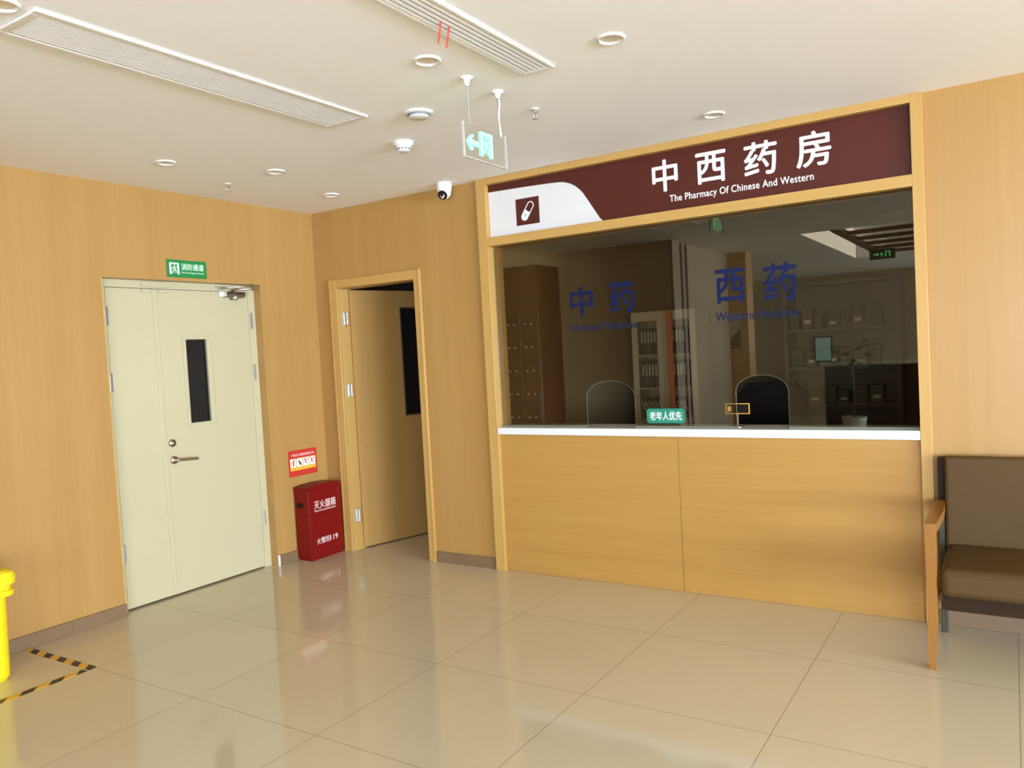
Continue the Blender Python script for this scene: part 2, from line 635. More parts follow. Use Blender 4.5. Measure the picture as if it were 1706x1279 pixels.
b.box(4.96, 11.84, -12.15, -12.09, 2.44, 2.5)
b.build('window_frame', M['white_plastic'], w)
struct(MB().box(-2.4, -2.2, -12.05, -6.15, 0, H).build('lobby_side_wall', M['white_wall']))

# rooms behind the back wall
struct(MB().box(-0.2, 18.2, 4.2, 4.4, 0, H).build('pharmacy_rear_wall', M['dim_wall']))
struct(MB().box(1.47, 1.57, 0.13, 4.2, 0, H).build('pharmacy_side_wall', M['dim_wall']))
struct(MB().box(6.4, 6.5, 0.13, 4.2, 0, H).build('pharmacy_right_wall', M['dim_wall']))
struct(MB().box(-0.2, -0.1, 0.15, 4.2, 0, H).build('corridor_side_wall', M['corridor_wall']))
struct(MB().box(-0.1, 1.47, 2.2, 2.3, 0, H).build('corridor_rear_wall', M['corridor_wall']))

# skirting
BH = 0.078
b = MB()
b.box(0, 0.012, -2.083, D1a - 0.0, 0.0, BH, 0.002)
b.box(0, 0.012, -4.05, -2.089, 0.0, BH, 0.002)
b.box(0.001, 0.0085, -2.0885, -2.0835, 0.0, BH - 0.001, mat=None)
struct(b.build('baseboard_left', M['baseboard']))
b = MB()
b.box(0, 0.012, D1b + 0.004, -0.001, 0.0, BH, 0.002, mat=M['baseboard'])
b.box(0, 0.0125, D1b + 0.0, D1b + 0.012, 0.0, BH + 0.001, mat=M['white_edge'])
struct(b.build('baseboard_left', M['baseboard']))
struct(MB().box(1.0765, F0 - 0.001, -0.012, 0, 0, BH, 0.002).build('baseboard_back', M['baseboard']))
struct(MB().box(F1 + 0.001, 18.0, -0.012, 0, 0, BH, 0.002).build('baseboard_right', M['baseboard']))
# slim laminate edging left of the fire door and at the corner of its other reveal
b = MB()
b.box(-0.07, 0.004, D1a - 0.012, D1a + 0.0, 0, D1h + 0.0)
struct(b.build('trim_2', M['frame_wood']))

# ------------------------------------------------------------------ fire door (door_1)
d1 = struct(thing('door_1', 'closed cream two-leaf fire door under the green sign', 'door', (-0.07, -1.15, 0)))
XF = -0.07
ye0, ye1 = D1a + 0.001, D1b - 0.001
b = MB()
b.box(-0.16, XF, ye0, -1.697, 0, D1h - 0.001, 0.002)
b.box(-0.16, XF, -0.615, ye1, 0, D1h - 0.001, 0.002)
b.box(-0.16, XF, -1.697, -0.615, 2.046, D1h - 0.001)
b.build('door_frame', M['cream'], d1)
seam = -1.375
narrow = MB().box(-0.115, XF - 0.002, -1.694, seam - 0.002, 0.012, 2.043, 0.002).build('narrow_leaf', M['cream'], d1)
W0, W1, Z0, Z1 = -1.160, -0.990, 1.135, 1.712            # vision panel
b = MB()
b.box(-0.115, XF - 0.002, seam + 0.002, W0, 0.012, 2.043)
b.box(-0.115, XF - 0.002, W1, -0.618, 0.012, 2.043)
b.box(-0.115, XF - 0.002, W0, W1, 0.012, Z0)
b.box(-0.115, XF - 0.002, W0, W1, Z1, 2.043)
wide = b.build('wide_leaf', M['cream'], d1)
MB().box(XF - 0.006, XF + 0.004, seam - 0.005, seam + 0.028, 0.014, 2.040, 0.002).build('meeting_strip', M['cream'], wide)
b = MB()
g = 0.022
b.box(XF - 0.004, XF + 0.006, W0 - g, W0 + 0.004, Z0 - g, Z1 + g, 0.0015)
b.box(XF - 0.004, XF + 0.006, W1 - 0.004, W1 + g + 0.012, Z0 - g, Z1 + g, 0.0015)
b.box(XF - 0.004, XF + 0.006, W0, W1, Z0 - g, Z0 + 0.004, 0.0015)
b.box(XF - 0.004, XF + 0.006, W0, W1, Z1 - 0.004, Z1 + g, 0.0015)
for yy in (W0 - 0.012, W1 + 0.018):
    for zz in (Z0 - 0.012, (Z0 + Z1) / 2, Z1 + 0.012):
        b.lathe([(0.004, 0), (0.003, 0.002), (0, 0.0025)], (XF + 0.006, yy, zz), NL, 10)
vf = b.build('vision_panel_frame', M['cream'], wide)
MB().box(-0.096, -0.088, W0 - 0.001, W1 + 0.001, Z0 - 0.001, Z1 + 0.001).build('vision_panel_glass', M['dark_glass'], vf)
# lock and lever
b = MB()
b.lathe([(0.026, 0), (0.026, 0.006), (0.022, 0.010), (0.012, 0.011), (0.011, 0.016), (0, 0.016)], (XF, -1.309, 1.020), NL, 28)
b.box(XF + 0.0155, XF + 0.018, -1.311, -1.307, 1.013, 1.027)
lock = b.build('lock_cylinder', M['bronze'], wide)
b = MB()
b.lathe([(0.027, 0), (0.027, 0.007), (0.023, 0.010), (0.012, 0.011), (0.011, 0.045), (0, 0.048)], (XF, -1.304, 0.906), NL, 28)
pts = [(XF + 0.044, -1.304 + 0.006 * k, 0.906) for k in range(0, 3)] + \
      [(XF + 0.044, -1.29 + 0.02 * k, 0.906 - 0.0012 * k) for k in range(1, 7)] + \
      [(XF + 0.040, -1.155, 0.897), (XF + 0.030, -1.146, 0.896)]
b.tube(pts, 0.0095, 12)
b.build('lever_handle', M['bronze'], wide)
# hinges
for leaf, yy, zs in ((narrow, -1.693, (1.86, 1.445, 0.365)), (wide, -0.598, (1.835, 1.455, 0.37))):
    for zz in zs:
        b = MB()
        b.cyl((XF + 0.006, yy, zz - 0.055), (XF + 0.006, yy, zz + 0.055), 0.008, n=14)
        b.box(XF - 0.001, XF + 0.003, yy - 0.014, yy + 0.014, zz - 0.052, zz + 0.052)
        b.cyl((XF + 0.006, yy, zz + 0.055), (XF + 0.006, yy, zz + 0.061), 0.0055, n=12)
        b.build('hinge', M['chrome'], leaf)
# flat coordinator plate across the head
b = MB()
b.box(XF, XF + 0.012, -1.452, -1.255, 2.055, 2.088, 0.002)
b.box(XF, XF + 0.010, -1.452, -1.395, 2.018, 2.042, 0.002)
b.box(XF, XF + 0.010, -1.335, -1.255, 2.018, 2.042, 0.002)
for yy in (-1.44, -1.41, -1.33, -1.27):
    for zz in (2.030, 2.075):
        b.lathe([(0.0035, 0), (0.003, 0.002), (0, 0.0025)], (XF + 0.010, yy, zz), NL, 10)
b.build('coordinator_plate', M['cream'], d1)
# door closer with folding arm
b = MB()
b.box(XF, XF + 0.010, -0.865, -0.665, 2.005, 2.045, 0.002)
b.box(XF + 0.006, XF + 0.050, -0.845, -0.825, 2.004, 2.046, 0.004)
b.cyl((XF + 0.030, -0.835, 2.023), (XF + 0.030, -0.672, 2.023), 0.021, n=24)
b.cyl((XF + 0.030, -0.765, 1.985), (XF + 0.030, -0.765, 2.052), 0.016, n=20)
b.lathe([(0.019, 0), (0.019, 0.012), (0.012, 0.018), (0, 0.018)], (XF + 0.052, -0.765, 2.000), NL, 20)
cl = b.build('door_closer', M['steel'], d1)
b = MB()
b.tube([(XF + 0.030, -0.765, 2.056), (XF + 0.075, -0.725, 2.058), (XF + 0.125, -0.672, 2.060)], 0.007, 10)
b.cyl((XF + 0.125, -0.672, 2.048), (XF + 0.125, -0.672, 2.094), 0.009, n=14)
b.tube([(XF + 0.125, -0.672, 2.078), (XF + 0.070, -0.770, 2.072), (XF + 0.012, -0.862, 2.068)], 0.006, 10)
b.box(XF, XF + 0.014, -0.890, -0.835, 2.058, 2.078, 0.002)
b.build('closer_arm', M['steel'], cl)

# ------------------------------------------------------------------ open wooden door (door_2)
d2 = struct(thing('door_2', 'open maple door swung into the dark corridor', 'door', (0.63, 0.0, 0)))
OX0, OX1, OZ = 0.1684, 1.0742, 2.1368
b = MB()
yf = -0.020
b.box(OX0, D2a, yf, -0.0005, 0, OZ, 0.003)
b.box(D2a - 0.014, D2a + 0.002, -0.001, 0.131, 0, D2h)
b.box(D2b, OX1, yf, -0.0005, 0, OZ, 0.003)
b.box(D2b - 0.002, D2b + 0.012, -0.001, 0.131, 0, D2h)
b.box(OX0, OX0 + 0.010, yf - 0.006, yf, 0, OZ + 0.004)
b.box(OX1 - 0.012, OX1, yf - 0.006, yf, 0, OZ + 0.004)
b.build('door_frame', M['frame_wood'], d2)
b = MB()
b.box(D2a, D2b, yf, -0.0005, D2h, OZ, 0.003)
b.box(D2a, D2b, 0.0, 0.131, D2h - 0.002, D2h + 0.012)
b.build('head_frame', M['rail_wood'], d2)
ang = math.radians(74.2)
hx, hy = 0.262, 0.098
xf = Matrix.Translation((hx, hy, 0)) @ Matrix.Rotation(ang, 4, 'Z')
L = 0.755
# local frame: along x = leaf width, y = thickness (toward the frame jamb is +y)
b = MB(xf)
p0, p1, q0, q1 = 0.470, 0.640, 1.028, 1.918
b.box(0.0, p0, 0.0, 0.042, 0.010, 2.060)
b.box(p1, L, 0.0, 0.042, 0.010, 2.060)
b.box(p0, p1, 0.0, 0.042, 0.010, q0)
b.box(p0, p1, 0.0, 0.042, q1, 2.060)
leaf = b.build('door_leaf', M['wall_wood'], d2)
b = MB(xf)
for a0, a1, c0, c1 in ((p0 - 0.006, p0 + 0.006, q0 - 0.006, q1 + 0.006), (p1 - 0.006, p1 + 0.006, q0 - 0.006, q1 + 0.006)):
    b.box(a0, a1, -0.003, 0.045, c0, c1)
for c in (q0, q1):
    b.box(p0, p1, -0.003, 0.045, c - 0.006, c + 0.006)
gf = b.build('viewing_window_frame', M['grey_leg'], leaf)
MB(xf).box(p0, p1, 0.018, 0.024, q0, q1).build('viewing_window_glass', M['dark_glass'], gf)
for zz in (1.835, 1.270, 0.275):
    b = MB()
    b.cyl((0.254, 0.060, zz - 0.05), (0.254, 0.060, zz + 0.05), 0.008, n=14)
    b.box(0.2455, 0.2485, 0.022, 0.062, zz - 0.048, zz + 0.048)
    b.box(0.248, 0.268, 0.058, 0.062, zz - 0.048, zz + 0.048)
    for k in (-1, 1):
        b.cyl((0.254, 0.060, zz + 0.0501 * k), (0.254, 0.060, zz + 0.057 * k), 0.0055, n=12)
    b.build('hinge', M['chrome'], leaf)

# ------------------------------------------------------------------ pharmacy window (window_1), sign, counter
XI, XR = 1.6879, 4.2625
ZS0, ZS1, ZG = 2.2833, 2.6377, 2.2243
ZC1, ZC0 = 0.9934, 0.9462
FY = -0.03
w1 = struct(thing('window_1', 'maple-framed pharmacy serving window with dark reflecting glass', 'window', (2.95, 0.0, 0)))
MB().box(F0, XI, FY, 0.15, 0, H - 0.001, 0.002).build('post', M['frame_wood'], w1)
MB().box(XR, F1, FY, 0.15, 0, H - 0.001, 0.002).build('post', M['frame_wood'], w1)
MB().box(XI, XR, FY, 0.15, ZS1, H - 0.001, 0.002).build('head_rail', M['rail_wood'], w1)
MB().box(XI, XR, FY, 0.15, ZG, ZS0, 0.002).build('transom_rail', M['rail_wood'], w1)
MB().box(XI, XR, 0.05, 0.13, ZS0, ZS1).build('sign_backing', M['rail_wood'], w1)


def arch(xa, xb, zt, zb, n=14):
    pts = [(xa, zb)]
    r = (xb - xa) / 2
    sh = zt - r * 0.62
    for i in range(n + 1):
        a = math.pi - math.pi * i / n
        pts.append((xa + r + r * math.cos(a), sh + r * 0.62 * math.sin(a)))
    pts.append((xb, zb))
    return pts


GY0, GY1 = 0.035, 0.047
gz0, gz1 = ZC1 + 0.001, ZG
holes = [(2.345, 2.680, 1.29), (3.312, 3.607, 1.298)]
out = [(XI, gz0), (XI, gz1), (XR, gz1), (XR, gz0)]
for xa, xb, zt in reversed(holes):
    out += list(reversed(arch(xa, xb, zt, gz0)))
b = MB()
b.prism([(p[0], p[1]) for p in out], (0, GY0, 0), UB, VB, (0, 1, 0), GY1 - GY0)
pane = b.build('glass_pane', M['window_glass'], w1)
for xa, xb, zt in holes:
    a = arch(xa, xb, zt, gz0)
    b = MB()
    b.tube([(p[0], (GY0 + GY1) / 2, p[1]) for p in a], 0.0015, 8)
    b.build('opening_edge', M['glass_edge'], pane)
xs = [XI, holes[0][0], holes[0][1], holes[1][0], holes[1][1], XR]
for i in (0, 2, 4):
    MB().box(xs[i], xs[i + 1], GY0 - 0.004, GY1 + 0.004, ZC1, ZC1 + 0.011).build('glass_shoe', M['glass_edge'], pane)

ct = thing('service_counter', 'maple-fronted pharmacy counter with a white stone top', 'counter', (2.95, 0.0, 0))
MB().box(XI + 0.001, XR - 0.001, FY - 0.004, 0.24, ZC0, ZC1, 0.004).build('countertop', M['stone'], ct)
SM = 2.9605
MB().box(XI + 0.001, SM - 0.0015, 0.0, 0.022, 0.001, ZC0, 0.001).build('front_panel', M['counter_wood'], ct)
MB().box(SM + 0.0015, XR - 0.001, 0.0, 0.022, 0.001, ZC0, 0.001).build('front_panel', M['counter_wood'], ct)
MB().box(XI + 0.001, XR - 0.001, 0.022, 0.13, 0.001, ZC0 - 0.001).build('carcass', M['dark_rail'], ct)

# the fascia sign
SY = 0.012
sg = thing('pharmacy_sign', 'long maroon pharmacy sign with white lettering above the serving window', 'sign', (2.95, SY, ZS0))
MB().box(XI + 0.001, XR - 0.001, SY, 0.049, ZS0 + 0.001, ZS1 - 0.001).build('sign_face', M['maroon'], sg)
poly = [(XI + 0.002, ZS0 + 0.002), (XI + 0.002, 2.592), (2.00, 2.585), (2.18, 2.578), (2.245, 2.574), (2.285, 2.566), (2.318, 2.553),
        (2.350, 2.535), (2.380, 2.510), (2.405, 2.482), (2.44, 2.428), (2.48, 2.365), (2.515, 2.310), (2.540, ZS0 + 0.002)]
wp = MB().prism(poly, (0, SY, 0), UB, VB, NB, 0.0015).build('white_wave_panel', M['sign_white'], sg)
PY = SY - 0.0015
b = MB()
ix0, ix1, iz0, iz1 = 1.905, 2.083, 2.338, 2.512
b.prism([(ix0, iz0), (ix1, iz0), (ix1, iz1), (ix0, iz1)], (0, PY, 0), UB, VB, NB, 0.001)
ic = b.build('icon_square', M['maroon'], wp)
# tilted capsule: filled lower half, outlined upper half, small cross
ca, sa = math.cos(math.radians(56)), math.sin(math.radians(56))
cc = ((ix0 + ix1) / 2, (iz0 + iz1) / 2 + 0.001)
rr, hl = 0.026, 0.042


def cap_pt(s, t):
    return (cc[0] + s * ca - t * sa, cc[1] + s * sa + t * ca)


low = [cap_pt(0, -rr)] + [cap_pt(-hl + rr * math.cos(a), rr * math.sin(a)) for a in [math.radians(270 - k * 12) for k in range(16)]] + [cap_pt(0, rr)]
b = MB()
b.prism(low, (0, PY - 0.001, 0), UB, VB, NB, 0.0008)
ri = rr - 0.006
arc_o = [cap_pt(hl + rr * math.cos(a), rr * math.sin(a)) for a in [math.radians(-90 + k * 12) for k in range(16)]]
arc_i = [cap_pt(hl + ri * math.cos(a), ri * math.sin(a)) for a in [math.radians(-90 + k * 12) for k in range(16)]]
oo = [cap_pt(-0.001, -rr)] + arc_o + [cap_pt(-0.001, rr)]
ii = [cap_pt(-0.001, -ri)] + arc_i + [cap_pt(-0.001, ri)]
for k in range(len(oo) - 1):
    b.prism([oo[k], oo[k + 1], ii[k + 1], ii[k]], (0, PY - 0.001, 0), UB, VB, NB, 0.0008)
b.build('capsule_symbol', M['letter_white'], ic)
b = MB()
mc = cap_pt(-0.030, 0)
for a in (math.radians(20), math.radians(110)):
    dx, dz = 0.015 * math.cos(a), 0.015 * math.sin(a)
    ex, ez = -0.0016 * math.sin(a), 0.0016 * math.cos(a)
    b.prism([(mc[0] - dx - ex, mc[1] - dz - ez), (mc[0] + dx - ex, mc[1] + dz - ez), (mc[0] + dx + ex, mc[1] + dz + ez), (mc[0] - dx + ex, mc[1] - dz + ez)],
            (0, PY - 0.0018, 0), UB, VB, NB, 0.0006)
b.build('cross_mark', M['grey_mark'], ic)
for ch, xa, xb, za, zb in (('中', 2.876, 3.029, 2.408, 2.590), ('西', 3.146, 3.316, 2.415, 2.587),
                           ('药', 3.425, 3.600, 2.412, 2.592), ('房', 3.706, 3.880, 2.412, 2.594)):
    MB().mesh_on_plane(text_data(ch, xb - xa, zb - za, 0.016, 0.003), (xa, SY, za), UB, VB, NB) \
        .build('chinese_character', M['letter_white'], sg, recalc=False)
MB().mesh_on_plane(text_data('The Pharmacy Of Chinese And Western', 0.812, 0.052, 0.010, 0.002, 1.06), (2.977, SY, 2.327), UB, VB, NB) \
    .build('english_lettering', M['letter_white'], sg, recalc=False)


# blue lettering stuck on the glass
def glass_words(label, chars, eng, ex0, ex1, ez0, ez1, nm):
    t = thing(nm, label, 'window lettering', (chars[0][1], GY0 - 0.0012, ez0), 'blue lettering on the pharmacy glass')
    for ch, xa, xb, za, zb in chars:
        MB().mesh_on_plane(text_data(ch, xb - xa, zb - za, 0.022, 0.001), (xa, GY0 - 0.0002, za), UB, VB, NB) \
            .build('chinese_character', M['blue'], t, recalc=False)
    MB().mesh_on_plane(text_data(eng, ex1 - ex0, ez1 - ez0, 0.014, 0.001, 1.05), (ex0, GY0 - 0.0002, ez0), UB, VB, NB) \
        .build('english_lettering', M['blue'], t, recalc=False)


glass_words('dark blue lettering on the pharmacy glass nearest the herb cabinet',
            [('中', 2.267, 2.424, 1.712, 1.897), ('药', 2.545, 2.708, 1.716, 1.909)], 'Chinese Medicine', 2.254, 2.720, 1.614, 1.660, 'window_lettering')
glass_words('dark blue lettering on the pharmacy glass nearest the taupe bench',
            [('西', 3.222, 3.388, 1.722, 1.910), ('药', 3.500, 3.673, 1.712, 1.916)], 'Western Medicine', 3.217, 3.675, 1.616, 1.666, 'window_lettering')

t = thing('priority_sticker', 'green sticker with white characters low on the pharmacy glass', 'sticker', (2.88, GY0 - 0.002, 1.02))
b = MB()
gx0, gx1, gz0_, gz1_ = 2.757, 3.001, 1.021, 1.110
c = 0.012
b.prism([(gx0 + c, gz0_), (gx1 - c, gz0_), (gx1, gz0_ + c), (gx1, gz1_ - c), (gx1 - c, gz1_), (gx0 + c, gz1_), (gx0, gz1_ - c), (gx0, gz0_ + c)],
        (0, GY0 - 0.0003, 0), UB, VB, NB, 0.0015)
b.build('sticker_face', M['teal'], t)
MB().mesh_on_plane(text_data('老年人优先', 0.205, 0.052, 0.02, 0.0008), (2.777, GY0 - 0.0018, 1.040), UB, VB, NB).build('lettering', M['letter_white'], t, recalc=False)


# ------------------------------------------------------------------ green sign over the fire door
def exit_picto(b, org, u, v, n, w, h, dep, mat=None):
    """white doorway with a running figure left open inside"""
    P = lambda *pts: [(x * w, y * h) for x, y in pts]
    for poly in (P((0, 0), (0.2, 0), (0.2, 1), (0, 1)), P((0.80, 0), (1, 0), (1, 1), (0.80, 1)), P((0.2, 0.88), (0.80, 0.88), (0.80, 1), (0.2, 1))):
        b.prism(poly, org, u, v, n, dep, mat)
    return b


def runner(b, org, u, v, n, w, h, dep, mat=None):
    hd = [(w * (0.52 + 0.085 * math.cos(a)), h * (0.77 + 0.07 * math.sin(a))) for a in [2 * math.pi * k / 14 for k in range(14)]]
    b.prism(hd, org, u, v, n, dep, mat)

    def limb(p, q, t):
        px, py, qx, qy = p[0] * w, p[1] * h, q[0] * w, q[1] * h
        dx, dy = qx - px, qy - py
        l = math.hypot(dx, dy)
        ex, ey = -dy / l * t * w, dx / l * t * w
        b.prism([(px - ex, py - ey), (qx - ex, qy - ey), (qx + ex, qy + ey), (px + ex, py + ey)], org, u, v, n, dep, mat)
    limb((0.50, 0.68), (0.52, 0.42), 0.075)
    limb((0.50, 0.66), (0.32, 0.56), 0.04)
    limb((0.32, 0.57), (0.30, 0.44), 0.035)
    limb((0.50, 0.66), (0.66, 0.56), 0.04)
    limb((0.66, 0.56), (0.74, 0.64), 0.035)
    limb((0.50, 0.44), (0.38, 0.24), 0.05)
    limb((0.38, 0.25), (0.26, 0.10), 0.045)
    limb((0.54, 0.44), (0.66, 0.30), 0.05)
    limb((0.66, 0.31), (0.64, 0.10), 0.045)
    return b


sy0, sy1, sz0, sz1 = -1.306, -1.006, 2.119, 2.235
t = thing('escape_sign', 'green fire escape sign on the wall above the cream door', 'sign', (0.001, -1.156, sz0))
MB().box(0.0005, 0.006, sy0, sy1, sz0, sz1, 0.001).build('sign_plate', M['green'], t)
b = exit_picto(MB(), (0.006, sy0 + 0.018, sz0 + 0.020), UL, VL, NL, 0.072, 0.076, 0.0006)
runner(b, (0.006, sy0 + 0.018, sz0 + 0.020), UL, VL, NL, 0.072, 0.076, 0.0006)
b.build('running_figure_symbol', M['pale_green'], t)
MB().mesh_on_plane(text_data('消防通道', 0.172, 0.044, 0.012, 0.0008), (0.006, sy0 + 0.106, sz0 + 0.050), UL, VL, NL).build('chinese_lettering', M['pale_green'], t, recalc=False)
MB().mesh_on_plane(text_data('Fire Escape Route', 0.172, 0.016, 0.0, 0.0008), (0.006, sy0 + 0.106, sz0 + 0.024), UL, VL, NL).build('english_lettering', M['pale_green'], t, recalc=False)

# extinguisher instruction poster
py0, py1, pz0, pz1 = -0.396, -0.108, 0.638, 0.839
t = thing('instruction_poster', 'red extinguisher instruction poster on the wall above the red box', 'poster', (0.001, -0.25, pz0))
MB().box(0.0005, 0.003, py0, py1, pz0, pz1).build('poster_sheet', M['poster_red'], t)
MB().box(0.0028, 0.0034, py0 + 0.014, py1 - 0.014, pz0 + 0.045, pz0 + 0.138).build('yellow_band', M['poster_yellow'], t)
for k in range(4):
    a0 = py0 + 0.020 + k * 0.064
    pn = MB().box(0.0034, 0.004, a0, a0 + 0.054, pz0 + 0.072, pz0 + 0.135).build('picture_panel', M['letter_white'], t)
    b = MB()
    zc = pz0 + 0.100
    if k == 0:
        b.prism([(a0 + 0.02, zc - 0.02), (a0 + 0.032, zc - 0.02), (a0 + 0.034, zc + 0.02), (a0 + 0.018, zc + 0.02)], (0.004, 0, 0), UL, VL, NL, 0.0005, M['poster_red'])
        b.prism([(a0 + 0.030, zc + 0.018), (a0 + 0.046, zc + 0.03), (a0 + 0.042, zc + 0.034), (a0 + 0.026, zc + 0.024)], (0.004, 0, 0), UL, VL, NL, 0.0005, M['black'])
    elif k == 1:
        b.prism([(a0 + 0.012, zc + 0.012), (a0 + 0.034, zc - 0.022), (a0 + 0.045, zc - 0.012), (a0 + 0.022, zc + 0.02)], (0.004, 0, 0), UL, VL, NL, 0.0005, M['black'])
        b.prism([(a0 + 0.008, zc + 0.02), (a0 + 0.016, zc + 0.03), (a0 + 0.020, zc + 0.024)], (0.004, 0, 0), UL, VL, NL, 0.0005, M['poster_red'])
    else:
        b.prism([(a0 + 0.006, zc + 0.032), (a0 + 0.012, zc + 0.034), (a0 + 0.030, zc - 0.005), (a0 + 0.020, zc - 0.012)], (0.004, 0, 0), UL, VL, NL, 0.0005, M['poster_red'])
        b.prism([(a0 + 0.024, zc + 0.010), (a0 + 0.048, zc + 0.022), (a0 + 0.048, zc + 0.028), (a0 + 0.024, zc + 0.016)], (0.004, 0, 0), UL, VL, NL, 0.0005, M['black'])
        b.prism([(a0 + 0.030, zc - 0.010), (a0 + 0.044, zc - 0.024), (a0 + 0.047, zc - 0.020), (a0 + 0.033, zc - 0.005)], (0.004, 0, 0), UL, VL, NL, 0.0005, M['grey_mark'])
    b.build('drawing', M['black'], pn)
MB().mesh_on_plane(text_data('干粉灭火器的使用方法', 0.232, 0.020, 0.004, 0.0006), (0.003, py0 + 0.028, pz0 + 0.153), UL, VL, NL).build('title_lettering', M['pale_pink'], t, recalc=False)

# ------------------------------------------------------------------ red extinguisher box
fx0, fx1, fy0, fy1 = 0.013, 0.162, -0.372, -0.028
t = thing('extinguisher_box', 'red metal fire extinguisher box standing on the floor in the corner', 'fire extinguisher box', (0.09, -0.20, 0))
b = MB()
b.box(fx0, fx1, fy0, fy1, 0.012, 0.535, 0.004)
b.box(fx0 + 0.01, fx1 - 0.008, fy0 + 0.01, fy1 - 0.01, 0.0, 0.014)
b.build('body', M['red'], t)
b = MB()
b.prism([(fy0 - 0.004, 0.536), (fy1 + 0.004, 0.536), (fy1 + 0.004, 0.560), (fy1 - 0.06, 0.570), (-0.20, 0.574), (fy0 + 0.06, 0.570), (fy0 - 0.004, 0.560)],
        (fx0, 0, 0), UL, VL, NL, fx1 - fx0 + 0.005)
b.build('lid', M['red'], t)
b = MB()
b.box(fx1, fx1 + 0.004, fy0 + 0.018, fy1 - 0.018, 0.050, 0.330, 0.0015)
b.build('front_flap', M['red'], t)
MB().box(0.034, 0.106, fy0 - 0.001, fy0 + 0.01, 0.405, 0.445, 0.004).build('hand_hole', M['black'], t)
MB().mesh_on_plane(text_data('灭火器箱', 0.224, 0.062, 0.004, 0.0008), (fx1, -0.316, 0.388), UL, VL, NL).build('title_lettering', M['pale_pink'], t, recalc=False)
MB().mesh_on_plane(text_data('FIRE EXTINGUISHER BOX', 0.220, 0.013, 0.0, 0.0006), (fx1, -0.313, 0.366), UL, VL, NL).build('small_lettering', M['pale_pink'], t, recalc=False)
FXp = fx1 + 0.004
MB().mesh_on_plane(text_data('火警', 0.086, 0.046, 0.003, 0.0006), (FXp, -0.312, 0.118), UL, VL, NL).build('alarm_lettering', M['pale_pink'], t, recalc=False)
MB().mesh_on_plane(text_data('119', 0.078, 0.042, 0.008, 0.0006), (FXp, -0.172, 0.120), UL, VL, NL).build('number_lettering', M['pale_pink'], t, recalc=False)
# little telephone mark in a square outline
b = MB()
for a0, a1, c0, c1 in ((-0.222, -0.219, 0.12, 0.163), (-0.183, -0.180, 0.12, 0.163), (-0.219, -0.183, 0.12, 0.123), (-0.219, -0.183, 0.16, 0.163),
                       (-0.213, -0.189, 0.148, 0.154), (-0.208, -0.194, 0.130, 0.144)):
    b.prism([(a0, c0), (a1, c0), (a1, c1), (a0, c1)], (FXp, 0, 0), UL, VL, NL, 0.0006)
b.build('telephone_symbol', M['pale_pink'], t)

# ------------------------------------------------------------------ yellow bin and hazard tape
bx0, bx1, by0, by1 = 0.06, 0.405, -3.02, -2.575
t = thing('waste_bin', 'bright yellow plastic bin with a hinged lid inside the striped tape', 'bin', (0.23, -2.8, 0))


def rrect(x0, x1, y0, y1, r, n=5):
    pts = []
    for cx, cy, a0 in ((x1 - r, y1 - r, 0), (x0 + r, y1 - r, 90), (x0 + r, y0 + r, 180), (x1 - r, y0 + r, 270)):
        for k in range(n + 1):
            a = math.radians(a0 + 90 * k / n)
            pts.append((cx + r * math.cos(a), cy + r * math.sin(a)))
    return pts


def loft(b, rings):
    verts, faces = [], []
    n = len(rings[0][0])
    for pts, z in rings:
        verts += [(p[0], p[1], z) for p in pts]
    for k in range(len(rings) - 1):
        for i in range(n):
            j = (i + 1) % n
            faces.append((k * n + i, k * n + j, (k + 1) * n + j, (k + 1) * n + i))
    faces.append(tuple(range(n))[::-1])
    faces.append(tuple((len(rings) - 1) * n + i for i in range(n)))
    b._add(verts, faces)
    return b


def inset(d):
    return rrect(bx0 + d, bx1 - d, by0 + d, by1 - d, 0.05)


b = MB()
loft(b, [(inset(0.020), 0.0), (inset(0.010), 0.02), (inset(0.004), 0.40), (inset(0.004), 0.425), (inset(-0.022), 0.428), (inset(-0.024), 0.455), (inset(-0.016), 0.458), (inset(-0.016), 0.485)])
b.build('bin_body', M['yellow'], t)
b = MB()
loft(b, [(inset(-0.030), 0.487), (inset(-0.032), 0.520), (inset(-0.024), 0.545), (inset(-0.006), 0.556), (inset(0.05), 0.566), (inset(0.10), 0.568)])
lid = b.build('bin_lid', M['yellow'], t)
for hx in (bx1 - 0.11, bx0 + 0.04):
    MB().box(hx, hx + 0.07, by1 - 0.13, by1 - 0.05, 0.553, 0.572, 0.006).build('lid_hinge', M['yellow'], lid)

b = MB()
b.prism([(0.016, -2.362), (0.655, -2.352), (0.655, -2.306), (0.016, -2.322)], (0, 0, 0), (1, 0, 0), (0, 1, 0), (0, 0, 1), 0.0012)
tag(b.build('hazard_tape', M['caution'], base=(0.33, -2.335, 0)), 'black and yellow striped tape on the floor running out from the skirting', 'floor tape', 'hazard tape around the yellow bin')
b = MB()
b.prism([(0.612, -3.30), (0.655, -3.30), (0.660, -2.364), (0.616, -2.364)], (0, 0, 0), (1, 0, 0), (0, 1, 0), (0, 0, 1), 0.0012)
tag(b.build('hazard_tape', M['caution_y'], base=(0.63, -2.8, 0)), 'black and yellow striped tape on the floor in front of the yellow bin', 'floor tape', 'hazard tape around the yellow bin')

